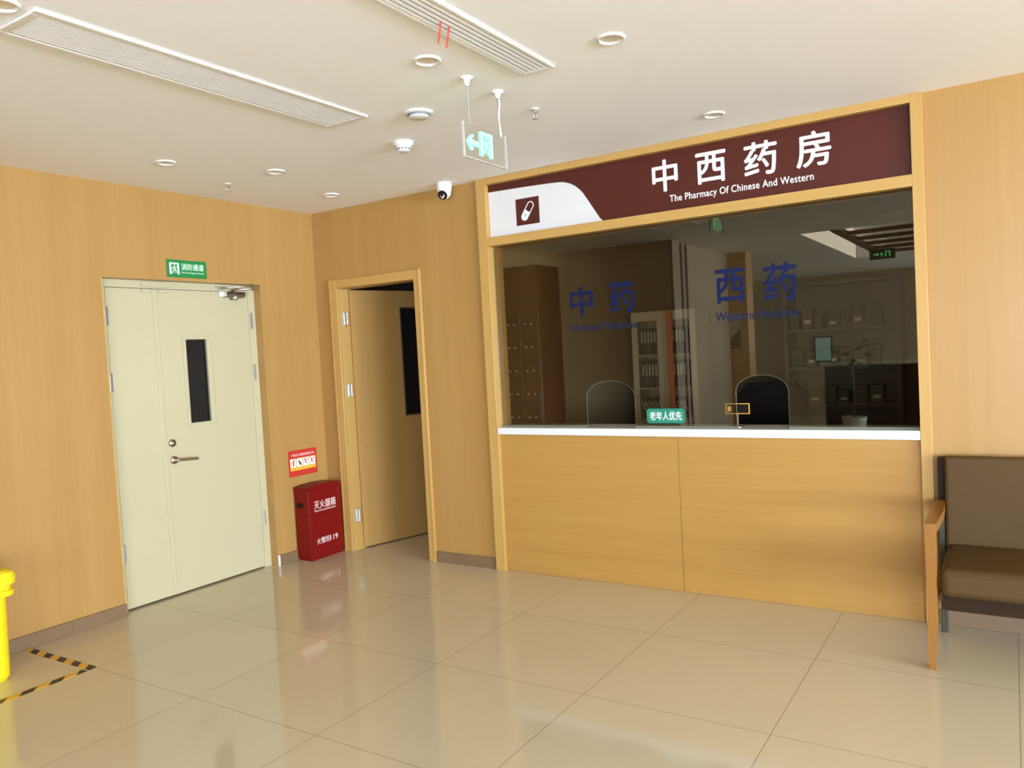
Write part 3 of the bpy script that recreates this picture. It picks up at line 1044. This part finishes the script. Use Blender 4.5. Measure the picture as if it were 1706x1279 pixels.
# ------------------------------------------------------------------ waiting bench at the right
ch = thing('waiting_bench', 'taupe upholstered waiting bench with wooden arms beside the pharmacy counter', 'bench', (4.95, -0.35, 0))
SX0, SX1 = 4.372, 5.512
seat = MB().box(SX0, SX1, -0.625, -0.10, 0.325, 0.455, 0.035, seg=4).build('seat', M['taupe'], ch)
xfb = Matrix.Translation((0, -0.135, 0.44)) @ Matrix.Rotation(math.radians(-7), 4, 'X') @ Matrix.Translation((0, 0.135, -0.44))
MB(xfb).box(SX0 - 0.003, SX1 + 0.003, -0.150, -0.075, 0.425, 0.880, 0.016, seg=3).build('backrest', M['taupe'], ch)
MB().box(4.338, 5.546, -0.074, -0.020, 0.33, 0.866, 0.004).build('back_board', M['dark_rail'], ch)
MB().box(SX0 + 0.004, SX1 - 0.004, -0.560, -0.13, 0.255, 0.322).build('seat_rail', M['dark_rail'], ch)
for sgn, ox in ((1, 4.320), (-1, 5.564)):
    X = lambda v: ox + sgn * v
    leg = [(0.000, 0.612), (0.002, 0.44), (0.004, 0.33), (0.003, 0.10), (0.004, 0.0), (0.029, 0.0), (0.034, 0.12), (0.040, 0.27), (0.043, 0.34),
           (0.041, 0.38), (0.044, 0.44), (0.046, 0.53), (0.0455, 0.612)]
    b = MB()
    b.prism([(X(p[0]), p[1]) for p in leg], (0, -0.632, 0), UB, VB, (0, 1, 0), 0.046)
    fl = b.build('leg', M['chair_wood'], ch)
    MB().box(min(X(0.004), X(0.029)), max(X(0.004), X(0.029)), -0.630, -0.588, 0.0, 0.004).build('glide', M['black'], fl)
    b = MB()
    b.box(min(X(0.018), X(0.046)), max(X(0.018), X(0.046)), -0.125, -0.080, 0.0, 0.612, 0.003)
    b.build('leg', M['grey_leg'], ch)
    b = MB()
    arm = [(0.000, -0.640), (0.047, -0.640), (0.052, -0.50), (0.056, -0.36), (0.054, -0.22), (0.048, -0.10), (0.044, -0.045), (0.000, -0.045)]
    vs = [(X(p[0]), p[1]) for p in arm]
    b.prism(vs, (0, 0, 0.613), (1, 0, 0), (0, 1, 0), (0, 0, 1), 0.042)
    b.build('armrest', M['chair_wood'], ch)
    MB().box(min(X(0.012), X(0.040)), max(X(0.012), X(0.040)), -0.588, -0.110, 0.255, 0.315, 0.003).build('side_rail', M['chair_wood'], ch)


# ------------------------------------------------------------------ ceiling fittings
def vent_a():
    x0, x1, y0, y1 = 1.805, 2.075, -3.110, -1.575
    t = thing('ceiling_vent', 'long white ceiling vent with many fine narrow louvres', 'vent', ((x0 + x1) / 2, (y0 + y1) / 2, H))
    f = 0.030
    b = MB()
    for a in ((x0, x0 + f, y0, y1), (x1 - f, x1, y0, y1), (x0 + f, x1 - f, y0, y0 + f), (x0 + f, x1 - f, y1 - f, y1)):
        b.box(*a, H - 0.011, H, 0.004)
    b.build('vent_frame', M['vent_white'], t)
    MB().box(x0 + f, x1 - f, y0 + f, y1 - f, H - 0.003, H).build('vent_shade_sheet', M['vent_dark'], t)  # flat dark sheet at ceiling level, painted shade instead of a recess
    b = MB()
    n = 11
    for k in range(n):
        xc = x0 + f + 0.008 + (x1 - x0 - 2 * f - 0.010) * (k + 0.5) / n
        b.box(xc - 0.0055, xc + 0.0055, y0 + f, y1 - f, H - 0.0100, H - 0.0065)
    b.build('louvres', M['vent_slat'], t)


def vent_b():
    x0, x1, y0, y1 = 2.938, 3.096, -3.10, -1.555
    t = thing('ceiling_vent', 'white ceiling air grille with a few broad slats and two red ribbons', 'vent', ((x0 + x1) / 2, (y0 + y1) / 2, H))
    f = 0.020
    b = MB()
    for a in ((x0, x0 + f, y0, y1), (x1 - f, x1, y0, y1), (x0 + f, x1 - f, y0, y0 + f), (x0 + f, x1 - f, y1 - f, y1)):
        b.box(*a, H - 0.011, H, 0.004)
    b.build('vent_frame', M['vent_white'], t)
    MB().box(x0 + f, x1 - f, y0 + f, y1 - f, H - 0.002, H).build('vent_shade_sheet', M['vent_dark'], t)
    b = MB()
    n = 5
    for k in range(n):
        xc = x0 + f + (x1 - x0 - 2 * f) * (k + 0.5) / n
        b.box(xc - 0.0075, xc + 0.0075, y0 + f, y1 - f, H - 0.0105, H - 0.0065)
    b.build('louvres', M['vent_slat'], t)


vent_a()
vent_b()
for k, yy, lab in ((0, -2.205, 'left one of two thin red ribbons hanging from the ceiling grille'), (1, -2.157, 'right one of two thin red ribbons hanging from the ceiling grille')):
    b = MB()
    n = 7
    verts, faces = [], []
    for i in range(n):
        s = i / (n - 1)
        z = H - 0.0145 - 0.074 * s
        y = yy - 0.022 * s + 0.001 * math.sin(s * 3 + k)
        x = 3.0 + 0.001 * s
        for dx, dy in ((0, -0.0042), (0, 0.0042), (0.0008, 0.0042), (0.0008, -0.0042)):
            verts.append((x + dx, y + dy, z))
    for i in range(n - 1):
        for q in range(4):
            r = (q + 1) % 4
            faces.append((4 * i + q, 4 * i + r, 4 * i + 4 + r, 4 * i + 4 + q))
    faces += [(3, 2, 1, 0), tuple(4 * (n - 1) + q for q in range(4))]
    b._add(verts, faces)
    b.box(2.9985, 3.0022, yy - 0.0042, yy + 0.0042, H - 0.0145, H - 0.0100)
    tag(b.build('ribbon', M['ribbon'], base=(3.0, yy, H - 0.0145)), lab, 'ribbon', 'red ribbons on the grille')

# downlights: trim ring plus slightly recessed diffuser
DL = [(2.733, -1.944, 'recessed downlight beside the red ribbons of the ceiling grille'),
      (3.402, -1.661, 'recessed downlight right of the ceiling grille'),
      (3.386, -0.385, 'recessed downlight above the maroon pharmacy sign'),
      (0.656, -1.708, 'recessed downlight above the cream fire door, nearest its green sign'),
      (0.908, -1.138, 'recessed downlight between the green escape sign and the smoke detector'),
      (0.640, -0.409, 'recessed downlight nearest the room corner, above the open wooden door'),
      (2.020, -3.185, 'recessed downlight cut by the top left corner of the photo')]
first = None
for x, y, lab in DL:
    if first is None:
        t = thing('downlight', lab, 'ceiling light', (x, y, H), 'recessed downlights')
        MB().lathe([(0.0555, 0), (0.0555, -0.004), (0.052, -0.008), (0.046, -0.009), (0.043, -0.006), (0.0425, -0.001), (0.0425, 0)], (x, y, H), (0, 0, 1), 40).build('trim_ring', M['ring'], t)
        MB().lathe([(0.0425, -0.0005), (0.030, -0.0012), (0, -0.0015)], (x, y, H), (0, 0, 1), 32).build('diffuser', M['dish'], t)
        first = t
    else:
        dup(first, (x, y, H), lab)

t = thing('ceiling_speaker', 'round white ceiling disc with a dark ring, near the smoke detector', 'ceiling speaker', (2.280, -1.445, H))
cx, cy = 2.280, -1.445
MB().lathe([(0.070, 0), (0.070, -0.006), (0.067, -0.009), (0.058, -0.012), (0.053, -0.012), (0.052, -0.008), (0, -0.008)], (cx, cy, H), (0, 0, 1), 40).build('rim', M['white_plastic'], t)
MB().lathe([(0.0510, -0.0075), (0.0515, -0.0205), (0.0485, -0.0205), (0.0480, -0.0075)], (cx, cy, H), (0, 0, 1), 40).build('dark_ring', M['grey_mark'], t)
MB().lathe([(0.0485, -0.0195), (0.0505, -0.0225), (0.044, -0.027), (0, -0.028)], (cx, cy, H), (0, 0, 1), 40).build('cover_disc', M['white_plastic'], t)

cx, cy = 1.885, -1.095
t = thing('smoke_detector', 'white domed smoke detector on the ceiling above the open door', 'smoke detector', (cx, cy, H))
MB().lathe([(0.056, 0), (0.056, -0.014), (0.052, -0.022), (0.044, -0.026)], (cx, cy, H), (0, 0, 1), 36).build('base', M['white_plastic'], t)
MB().lathe([(0.044, -0.024), (0.040, -0.034), (0.036, -0.048), (0.030, -0.053), (0, -0.054)], (cx, cy, H), (0, 0, 1), 36).build('chamber', M['white_plastic'], t)
b = MB()
for k in range(12):
    a = 2 * math.pi * k / 12
    q = Matrix.Translation((cx, cy, 0)) @ Matrix.Rotation(a, 4, 'Z')
    bb = MB(q)
    v = [q @ Vector(p) for p in ((0.0375, -0.007, H - 0.045), (0.0375, 0.007, H - 0.045), (0.0412, 0.0075, H - 0.035), (0.0412, -0.0075, H - 0.035),
                                 (0.030, -0.007, H - 0.045), (0.030, 0.007, H - 0.045), (0.030, 0.0075, H - 0.035), (0.030, -0.0075, H - 0.035))]
    bb.bm.free()
    b._add(v, [(0, 1, 2, 3), (7, 6, 5, 4), (0, 4, 5, 1), (3, 2, 6, 7), (1, 5, 6, 2), (0, 3, 7, 4)])
b.build('vent_slots', M['grey_mark'], t)

for x, y, lab in ((2.732, -1.107, 'small chrome sprinkler head right of the hanging exit sign'), (0.444, -1.124, 'small chrome sprinkler head above the green fire escape sign')):
    t = thing('sprinkler', lab, 'sprinkler', (x, y, H), 'ceiling sprinklers')
    MB().lathe([(0.022, 0), (0.021, -0.004), (0.011, -0.006), (0, -0.006)], (x, y, H), (0, 0, 1), 24).build('escutcheon', M['white_plastic'], t)
    b = MB()
    b.cyl((x, y, H - 0.004), (x, y, H - 0.022), 0.009, n=16)
    for s in (-1, 1):
        b.tube([(x, y + 0.008 * s, H - 0.020), (x, y + 0.013 * s, H - 0.030), (x, y + 0.010 * s, H - 0.042), (x, y + 0.003 * s, H - 0.048)], 0.0022, 8)
    b.cyl((x, y, H - 0.020), (x, y, H - 0.048), 0.003, n=10)
    b.build('body', M['chrome'], t)
    b = MB()
    b.lathe([(0, -0.047), (0.015, -0.048), (0.015, -0.050), (0, -0.051)], (x, y, H), (0, 0, 1), 20)
    b.build('deflector', M['steel'], t)

# security camera
cx, cy = 1.416, -0.118
t = thing('security_camera', 'white turret security camera with a black lens in the ceiling corner', 'security camera', (cx, cy, H))
MB().lathe([(0.052, 0), (0.054, -0.010), (0.053, -0.030), (0.050, -0.050), (0.045, -0.062)], (cx, cy, H), (0, 0, 1), 36).build('base', M['white_plastic'], t)
bc = Vector((cx, cy, H - 0.064))
rad = 0.046
b = MB()
b.lathe([(rad * math.sin(math.pi * k / 16), -rad * math.cos(math.pi * k / 16)) for k in range(17)], bc, (0, 0, 1), 32)
ball = b.build('ball_head', M['white_plastic'], t)
ld = Vector((0.12, -0.78, -0.62)).normalized()
MB().lathe([(0.033, 0.030), (0.0335, 0.0385), (0.030, 0.0425), (0, 0.0430)], bc, ld, 32).build('lens_face', M['black'], ball)
b = MB()
side = ld.cross(Vector((0, 0, 1))).normalized()
up = side.cross(ld).normalized()
b.lathe([(0.013, 0.0425), (0.012, 0.046), (0, 0.047)], bc + up * 0.006, ld, 24)
b.build('lens', M['dark_glass'], ball)
b = MB()
b.lathe([(0.0045, 0.040), (0.004, 0.0438), (0, 0.044)], bc - up * 0.018 + side * 0.010, ld, 12)
b.lathe([(0.0045, 0.040), (0.004, 0.0438), (0, 0.044)], bc - up * 0.018 + side * 0.0, ld, 12)
b.build('infrared_lamp', M['steel'], ball)

# hanging exit sign
ex = 2.735
t = thing('exit_sign', 'clear hanging exit sign with a glowing arrow and running figure', 'exit sign', (ex, -1.56, H))
ey0, ey1, ez0, ez1 = -1.728, -1.398, 2.340, 2.488
MB().box(ex - 0.004, ex + 0.004, ey0 + 0.004, ey1 - 0.004, ez0 + 0.004, ez1 - 0.004).build('acrylic_panel', M['acrylic'], t)
b = MB()
e = 0.003
b.box(ex - 0.005, ex + 0.005, ey0, ey0 + e, ez0, ez1)
b.box(ex - 0.005, ex + 0.005, ey1 - e, ey1, ez0, ez1)
b.box(ex - 0.005, ex + 0.005, ey0 + e, ey1 - e, ez0, ez0 + e)
b.build('panel_edge', M['acrylic_edge'], t)
b = MB()
PX = ex + 0.0042
b.prism([(-1.703, 2.412), (-1.668, 2.445), (-1.654, 2.441), (-1.674, 2.423), (-1.618, 2.417), (-1.618, 2.398), (-1.674, 2.404), (-1.660, 2.380), (-1.676, 2.378)],
        (PX, 0, 0), UL, VL, NL, 0.0012)
b.build('arrow', M['exit_glow'], t)
b = exit_picto(MB(), (PX, -1.606, 2.366), UL, VL, NL, 0.094, 0.104, 0.0012)
runner(b, (PX, -1.606, 2.366), UL, VL, NL, 0.094, 0.104, 0.0012)
b.build('running_figure_symbol', M['exit_glow'], t)
b = MB()
PX = ex - 0.0042
b.prism([(1.703, 2.412), (1.668, 2.445), (1.654, 2.441), (1.674, 2.423), (1.618, 2.417), (1.618, 2.398), (1.674, 2.404), (1.660, 2.380), (1.676, 2.378)][::-1],
        (PX, 0, 0), (0, -1, 0), VL, (-1, 0, 0), 0.0012)
exit_picto(b, (PX, -1.512, 2.366), (0, -1, 0), VL, (-1, 0, 0), 0.094, 0.104, 0.0012)
runner(b, (PX, -1.512, 2.366), (0, -1, 0), VL, (-1, 0, 0), 0.094, 0.104, 0.0012)
b.build('rear_symbol', M['exit_green'], t)
for yy in (-1.680, -1.442):
    b = MB()
    b.lathe([(0.028, 0), (0.028, -0.006), (0.016, -0.010), (0.013, -0.022), (0.008, -0.034), (0, -0.036)], (ex, yy, H), (0, 0, 1), 28)
    b.build('ceiling_flange', M['white_plastic'], t)
    MB().cyl((ex, yy, H - 0.034), (ex, yy, ez1 - 0.006), 0.0035, n=10).build('hanging_rod', M['acrylic_edge'], t)
b = MB()
b.tube([(ex + 0.006, -1.446, H - 0.034), (ex + 0.012, -1.452, 2.62), (ex + 0.012, -1.458, 2.56), (ex + 0.010, -1.456, 2.52), (ex + 0.006, -1.445, 2.505), (ex + 0.003, -1.436, 2.478)], 0.0058, 10)
b.build('power_cord', M['white_plastic'], t)

# ------------------------------------------------------------------ inside the pharmacy
# mahogany herb cabinet with small drawers
hx0, hx1, hy0, hy1, hz = 1.58, 1.880, 0.275, 0.60, 2.105
t = thing('herb_cabinet', 'dark mahogany herb drawer cabinet behind the pharmacy glass', 'cabinet', (1.74, 0.45, 0))
MB().box(hx0, hx1, hy0, hy1, 0, hz, 0.004).build('carcass', M['dark_red_wood'], t)
dr0 = kn0 = None
for r in range(7):
    for q in range(2):
        xa, xb = hx0 + 0.012 + q * 0.142, hx0 + 0.012 + q * 0.142 + 0.134
        za = 0.62 + r * 0.165
        if dr0 is None:
            dr0 = MB().box(xa, xb, hy0 - 0.008, hy0, za, za + 0.155, 0.003).build('drawer', M['dark_red_wood'], t)
            for kx in (0.3, 0.7):
                b = MB()
                b.lathe([(0.006, 0), (0.004, 0.008), (0.008, 0.014), (0.006, 0.019), (0, 0.020)], (xa + 0.134 * kx, hy0 - 0.008, za + 0.085), NB, 12)
                b.build('knob', M['brass'], dr0)
            base_xz = (xa, za)
        else:
            d = dr0.copy()
            C.collection.objects.link(d)
            d.parent = t
            d.location = (xa - base_xz[0], 0, za - base_xz[1])
            for g_ in dr0.children:
                h = g_.copy()
                C.collection.objects.link(h)
                h.parent = d

# ivory filing cabinet with glazed doors and binders
gx0, gx1, gy0, gy1, gzt = 1.725, 2.33, 2.20, 2.56, 1.80
t = thing('filing_cabinet', 'ivory filing cabinet with two glazed doors inside the pharmacy', 'cabinet', (2.03, 2.4, 0))
b = MB()
b.box(gx0, gx0 + 0.02, gy0 + 0.02, gy1, 0.0, gzt)
b.box(gx1 - 0.02, gx1, gy0 + 0.02, gy1, 0.0, gzt)
b.box(gx0 + 0.02, gx1 - 0.02, gy0 + 0.02, gy1, gzt - 0.03, gzt)
b.box(gx0 + 0.02, gx1 - 0.02, gy0 + 0.02, gy1, 0.0, 0.80)
b.box(gx0 + 0.02, gx1 - 0.02, gy1 - 0.02, gy1, 0.80, gzt - 0.03)
b.build('carcass', M['cab_white'], t)
SHELF = (0.80, 1.11, 1.41)
for z in SHELF[1:]:
    MB().box(gx0 + 0.021, gx1 - 0.021, gy0 + 0.035, gy1 - 0.021, z - 0.018, z).build('shelf', M['cab_white'], t)
mid = (gx0 + gx1) / 2
for a0, a1 in ((gx0, mid - 0.002), (mid + 0.002, gx1)):
    b = MB()
    s = 0.055
    b.box(a0, a0 + s, gy0, gy0 + 0.02, 0.76, gzt - 0.002, 0.002)
    b.box(a1 - s, a1, gy0, gy0 + 0.02, 0.76, gzt - 0.002, 0.002)
    b.box(a0 + s, a1 - s, gy0, gy0 + 0.02, 0.76, 0.83)
    b.box(a0 + s, a1 - s, gy0, gy0 + 0.02, gzt - 0.085, gzt - 0.002)
    dd = b.build('glazed_door', M['cab_white'], t)
    MB().box(a0 + s, a1 - s, gy0 + 0.008, gy0 + 0.012, 0.83, gzt - 0.085).build('door_glass', M['cab_glass'], dd)
hw = MB().box(mid + 0.012, mid + 0.022, gy0 - 0.012, gy0, 1.18, 1.28, 0.002).build('door_handle', M['steel'], t)
names = {0: 'bottom', 1: 'middle', 2: 'top'}
for si, z in enumerate(SHELF):
    for side, (a0, a1) in (('left', (gx0 + 0.055, mid - 0.055)), ('right', (mid + 0.055, gx1 - 0.055))):
        n = 6 if side == 'left' else 4
        for k in range(n):
            x = a0 + 0.004 + k * 0.032 + (0.02 if si == 0 else 0)
            lean = -24 if (si == 0) else 0
            q = Matrix.Translation((x + (0.03 if si == 0 else 0), 0, z + 0.002 + (0.013 if si == 0 else 0))) @ Matrix.Rotation(math.radians(lean), 4, 'Y')
            hh = 0.20 if si == 0 else 0.235
            b = MB(q)
            b.box(0, 0.028, gy0 + 0.06, gy0 + 0.28, 0, hh, 0.002, mat=M['binder_blue'] if (k * 5 + si) % 3 else M['binder_grey'])
            b.box(0.006, 0.022, gy0 + 0.0592, gy0 + 0.0605, hh * 0.45, hh * 0.88, mat=M['paper'])
            lab = ('file binder leaning on the %s shelf behind the %s glass door of the filing cabinet' if si == 0 else
                   'upright file binder on the %s shelf behind the %s glass door of the filing cabinet') % (names[si], side)
            tag(b.build('file_binder', M['binder_blue'], base=(x, gy0 + 0.17, z)), lab, 'binder', 'binders on the %s shelf, %s door' % (names[si], side))
# narrow orange upright board in front of the cabinet
b = MB()
b.box(2.105, 2.150, 2.10, 2.125, 0.0, 1.79, 0.003)
b.box(2.07, 2.185, 2.06, 2.165, 0.0, 0.02)
tag(b.build('orange_post', M['orange'], base=(2.128, 2.112, 0)), 'narrow orange upright post in front of the ivory filing cabinet', 'post')

# black office chair behind the second opening
t = thing('office_chair', 'black high-backed office chair behind the pharmacy glass', 'office chair', (3.22, 0.95, 0))
MB().box(2.98, 3.46, 0.72, 1.18, 0.44, 0.53, 0.035, seg=3).build('seat', M['black'], t)
b = MB()
b.prism([(2.98, 0.56), (3.46, 0.56), (3.47, 0.95), (3.45, 1.12), (3.38, 1.19), (3.06, 1.19), (2.99, 1.12), (2.97, 0.95)], (0, 1.16, 0), UB, VB, (0, 1, 0), 0.07)
b.build('backrest', M['black'], t)
MB().cyl((3.22, 0.95, 0.10), (3.22, 0.95, 0.45), 0.028).build('gas_column', M['black'], t)
for k in range(5):
    a = 2 * math.pi * k / 5 + 0.3
    e = Vector((3.22 + 0.28 * math.cos(a), 0.95 + 0.28 * math.sin(a), 0.07))
    b = MB()
    b.tube([(3.22, 0.95, 0.11), e], 0.018, 10)
    lg = b.build('leg', M['black'], t)
    MB().cyl(e + Vector((-0.012 * math.sin(a), 0.012 * math.cos(a), -0.042)), e + Vector((0.012 * math.sin(a), -0.012 * math.cos(a), -0.042)), 0.028, n=16).build('caster', M['black'], lg)
MB().box(3.19, 3.25, 1.10, 1.16, 0.45, 0.80).build('back_bracket', M['black'], t)

# small yellow-edged notice on a stand at the counter
t = thing('counter_notice', 'small black notice with a yellow outline on the counter beside the right opening', 'notice', (3.285, 0.10, ZC1))
b = MB()
b.box(3.232, 3.368, 0.098, 0.102, 1.072, 1.130)
pl_ = b.build('plate', M['black'], t)
b = MB()
for a in ((3.230, 3.370, 1.128, 1.132), (3.230, 3.370, 1.070, 1.074), (3.230, 3.234, 1.074, 1.128), (3.366, 3.370, 1.074, 1.128), (3.242, 3.262, 1.085, 1.115)):
    b.box(a[0], a[1], 0.0965, 0.1035, a[2], a[3])
b.build('yellow_border', M['poster_yellow'], pl_)
b = MB()
b.box(3.296, 3.304, 0.0985, 0.1015, ZC1 + 0.004, 1.070)
b.lathe([(0.03, 0), (0.03, 0.004), (0.004, 0.006), (0, 0.006)], (3.300, 0.10, ZC1), (0, 0, 1), 20)
b.build('stand', M['steel'], t)

# grey medicine shelving at the right
rx0, rx1, ry0, ry1, rz = 3.02, 3.92, 2.45, 2.82, 1.95
t = thing('medicine_shelving', 'grey medicine shelving unit inside the pharmacy', 'shelf unit', ((rx0 + rx1) / 2, 2.63, 0))
MB().box(rx0, rx0 + 0.03, ry0, ry1, 0, rz).build('side_panel', M['shelf_grey'], t)
MB().box(rx1 - 0.05, rx1, ry0, ry1, 0, rz).build('side_panel', M['shelf_grey'], t)
MB().box(rx0 + 0.03, rx1 - 0.05, ry1 - 0.02, ry1, 0, rz).build('back_panel', M['shelf_grey'], t)
RS = (0.30, 0.62, 0.93, 1.24, 1.56, rz - 0.002)
for z in RS:
    MB().box(rx0 + 0.03, rx1 - 0.05, ry0, ry1 - 0.02, z - 0.025, z).build('shelf', M['shelf_grey'], t)
rn = ('lowest', 'second', 'third', 'fourth', 'top')
for si in (1, 2, 3, 4):
    z = RS[si]
    x = rx0 + 0.05
    k = 0
    while x < rx1 - 0.16:
        w = random.uniform(0.06, 0.10)
        h = random.uniform(0.10, 0.18)
        b = MB()
        b.box(x, x + w, ry0 + 0.03, ry0 + 0.20, z + 0.0005, z + h, 0.002, mat=M['box_a'] if k % 3 == 0 else M['box_b'])
        b.box(x + w * 0.2, x + w * 0.8, ry0 + 0.0292, ry0 + 0.0302, z + h * 0.25, z + h * 0.45, mat=M['paper'] if k % 2 else M['box_a'])
        tag(b.build('medicine_box', M['box_a'], base=(x + w / 2, ry0 + 0.11, z)),
            'medicine carton on the %s shelf from the floor of the grey shelving behind the glass' % rn[si], 'carton', 'medicine cartons on the %s shelf' % rn[si])
        x += w + random.uniform(0.012, 0.05)
        k += 1

# ------------------------------------------------------------------ rear lobby, seen mirrored in the glass
struct(MB().box(1.36, 1.66, -6.45, -6.151, 0, H).build('trim_4', M['column_wood']))
b = MB()
b.box(1.41, 1.425, -4.06, -4.04, 0, H)
for yy in (-4.36, -4.52):
    b.box(1.41, 1.424, yy - 0.02, yy + 0.02, 0, H - 0.02)
struct(b.build('trim_5', M['beam']))
for zz, hh, nm, lab in ((1.67, 0.19, 'wall_notice', 'white notice panel on the orange lobby column'), (1.385, 0.27, 'wall_notice', 'maroon and white room sign on the orange lobby column')):
    b = MB()
    b.box(1.40, 1.55, -6.1495, -6.142, zz, zz + hh, mat=M['sign_white'] if zz > 1.5 else M['maroon'])
    if zz < 1.5:
        b.prism([(1.40, zz + 0.11), (1.40, zz + hh), (1.55, zz + hh), (1.50, zz + hh - 0.05)], (0, -6.142, 0), UB, VB, (0, 1, 0), 0.001, M['sign_white'])
    tag(b.build(nm, M['sign_white'], base=(1.475, -6.146, zz)), lab, 'notice')
b = MB()
b.box(2.62, 2.628, -8.85, -5.05, H + 0.005, H + 0.44)
struct(b.build('trim_6', M['cove_light']))
for k, yy in enumerate((-5.55, -6.25, -6.95, -7.65, -8.35)):
    b = MB()
    b.box(3.0, 5.85, yy - 0.05, yy + 0.05, H - 0.01, H + 0.03)
    tag(b.build('ceiling_beam', M['beam'], base=(4.4, yy, H)), 'brown wooden beam across the lobby ceiling recess', 'beam', 'beams in the lobby ceiling recess')
b = MB()
b.box(2.95, 3.05, -8.9, -5.0, H - 0.01, H + 0.04)
tag(b.build('ceiling_beam', M['beam'], base=(3.0, -7, H)), 'brown wooden edge beam along the lit side of the lobby ceiling recess', 'beam')

t = thing('exit_sign', 'dark exit sign with green symbols in the lobby behind, mirrored in the glass', 'exit sign', (3.47, -5.1, H))
MB().box(3.34, 3.60, -5.12, -5.09, 2.31, 2.42).build('housing', M['exit_dark'], t)
for xx in (3.40, 3.54):
    MB().cyl((xx, -5.105, 2.42), (xx, -5.105, H), 0.004, n=8).build('hanging_rod', M['exit_dark'], t)
b = MB()
exit_picto(b, (3.55, -5.09, 2.335), (-1, 0, 0), VL, (0, 1, 0), 0.05, 0.06, 0.002)
runner(b, (3.49, -5.09, 2.335), (-1, 0, 0), VL, (0, 1, 0), 0.05, 0.06, 0.002)
b.box(3.38, 3.43, -5.09, -5.088, 2.36, 2.37)
b.box(3.42, 3.43, -5.09, -5.088, 2.35, 2.38)
b.build('symbol', M['exit_green'], t)

# dark reception desk, potted plant and a lit screen further back
t = thing('reception_desk', 'dark wooden reception desk in the lobby behind the viewer', 'desk', (2.9, -8.6, 0))
MB().box(2.2, 3.9, -8.8, -8.3, 0, 1.02).build('body', M['dark_red_wood'], t)
MB().box(2.15, 3.95, -8.85, -8.22, 1.02, 1.06, 0.004).build('top', M['stone'], t)
t = thing('potted_plant', 'leafy potted plant in the lobby beside the reception desk', 'plant', (2.75, -7.4, 0))
MB().lathe([(0, 0), (0.13, 0), (0.17, 0.32), (0.16, 0.33), (0.15, 0.30), (0, 0.29)], (2.75, -7.4, 0), (0, 0, 1), 28).build('pot', M['white_plastic'], t)
b = MB()
b.tube([(2.75, -7.4, 0.28), (2.755, -7.41, 0.7), (2.74, -7.39, 1.15)], 0.016, 8)
b.build('stem', M['beam'], t)
b = MB()
for k in range(70):
    a = random.uniform(0, 6.283)
    z = random.uniform(0.55, 1.35)
    r = random.uniform(0.06, 0.28)
    p = Vector((2.75 + r * math.cos(a), -7.4 + r * math.sin(a), z))
    d = Vector((math.cos(a), math.sin(a), random.uniform(-0.5, 0.5))).normalized()
    s_ = d.cross(Vector((0, 0, 1))).normalized()
    n_ = s_.cross(d)
    l, w = random.uniform(0.12, 0.2), random.uniform(0.03, 0.05)
    b._add([p, p + d * l * .4 + s_ * w + n_ * .01, p + d * l, p + d * l * .4 - s_ * w + n_ * .01, p + d * l * .45 + n_ * .02], [(0, 1, 4), (1, 2, 4), (2, 3, 4), (3, 0, 4)])
b.build('foliage', M['leaf'], t, recalc=False)
t = thing('display_screen', 'pale teal display screen on the far lobby wall', 'screen', (1.48, -12.04, 0.97))
MB().box(1.32, 1.64, -12.045, -12.01, 0.97, 1.47).build('bezel', M['black'], t)
MB().box(1.335, 1.625, -12.01, -12.006, 0.99, 1.45).build('panel', M['screen'], t)
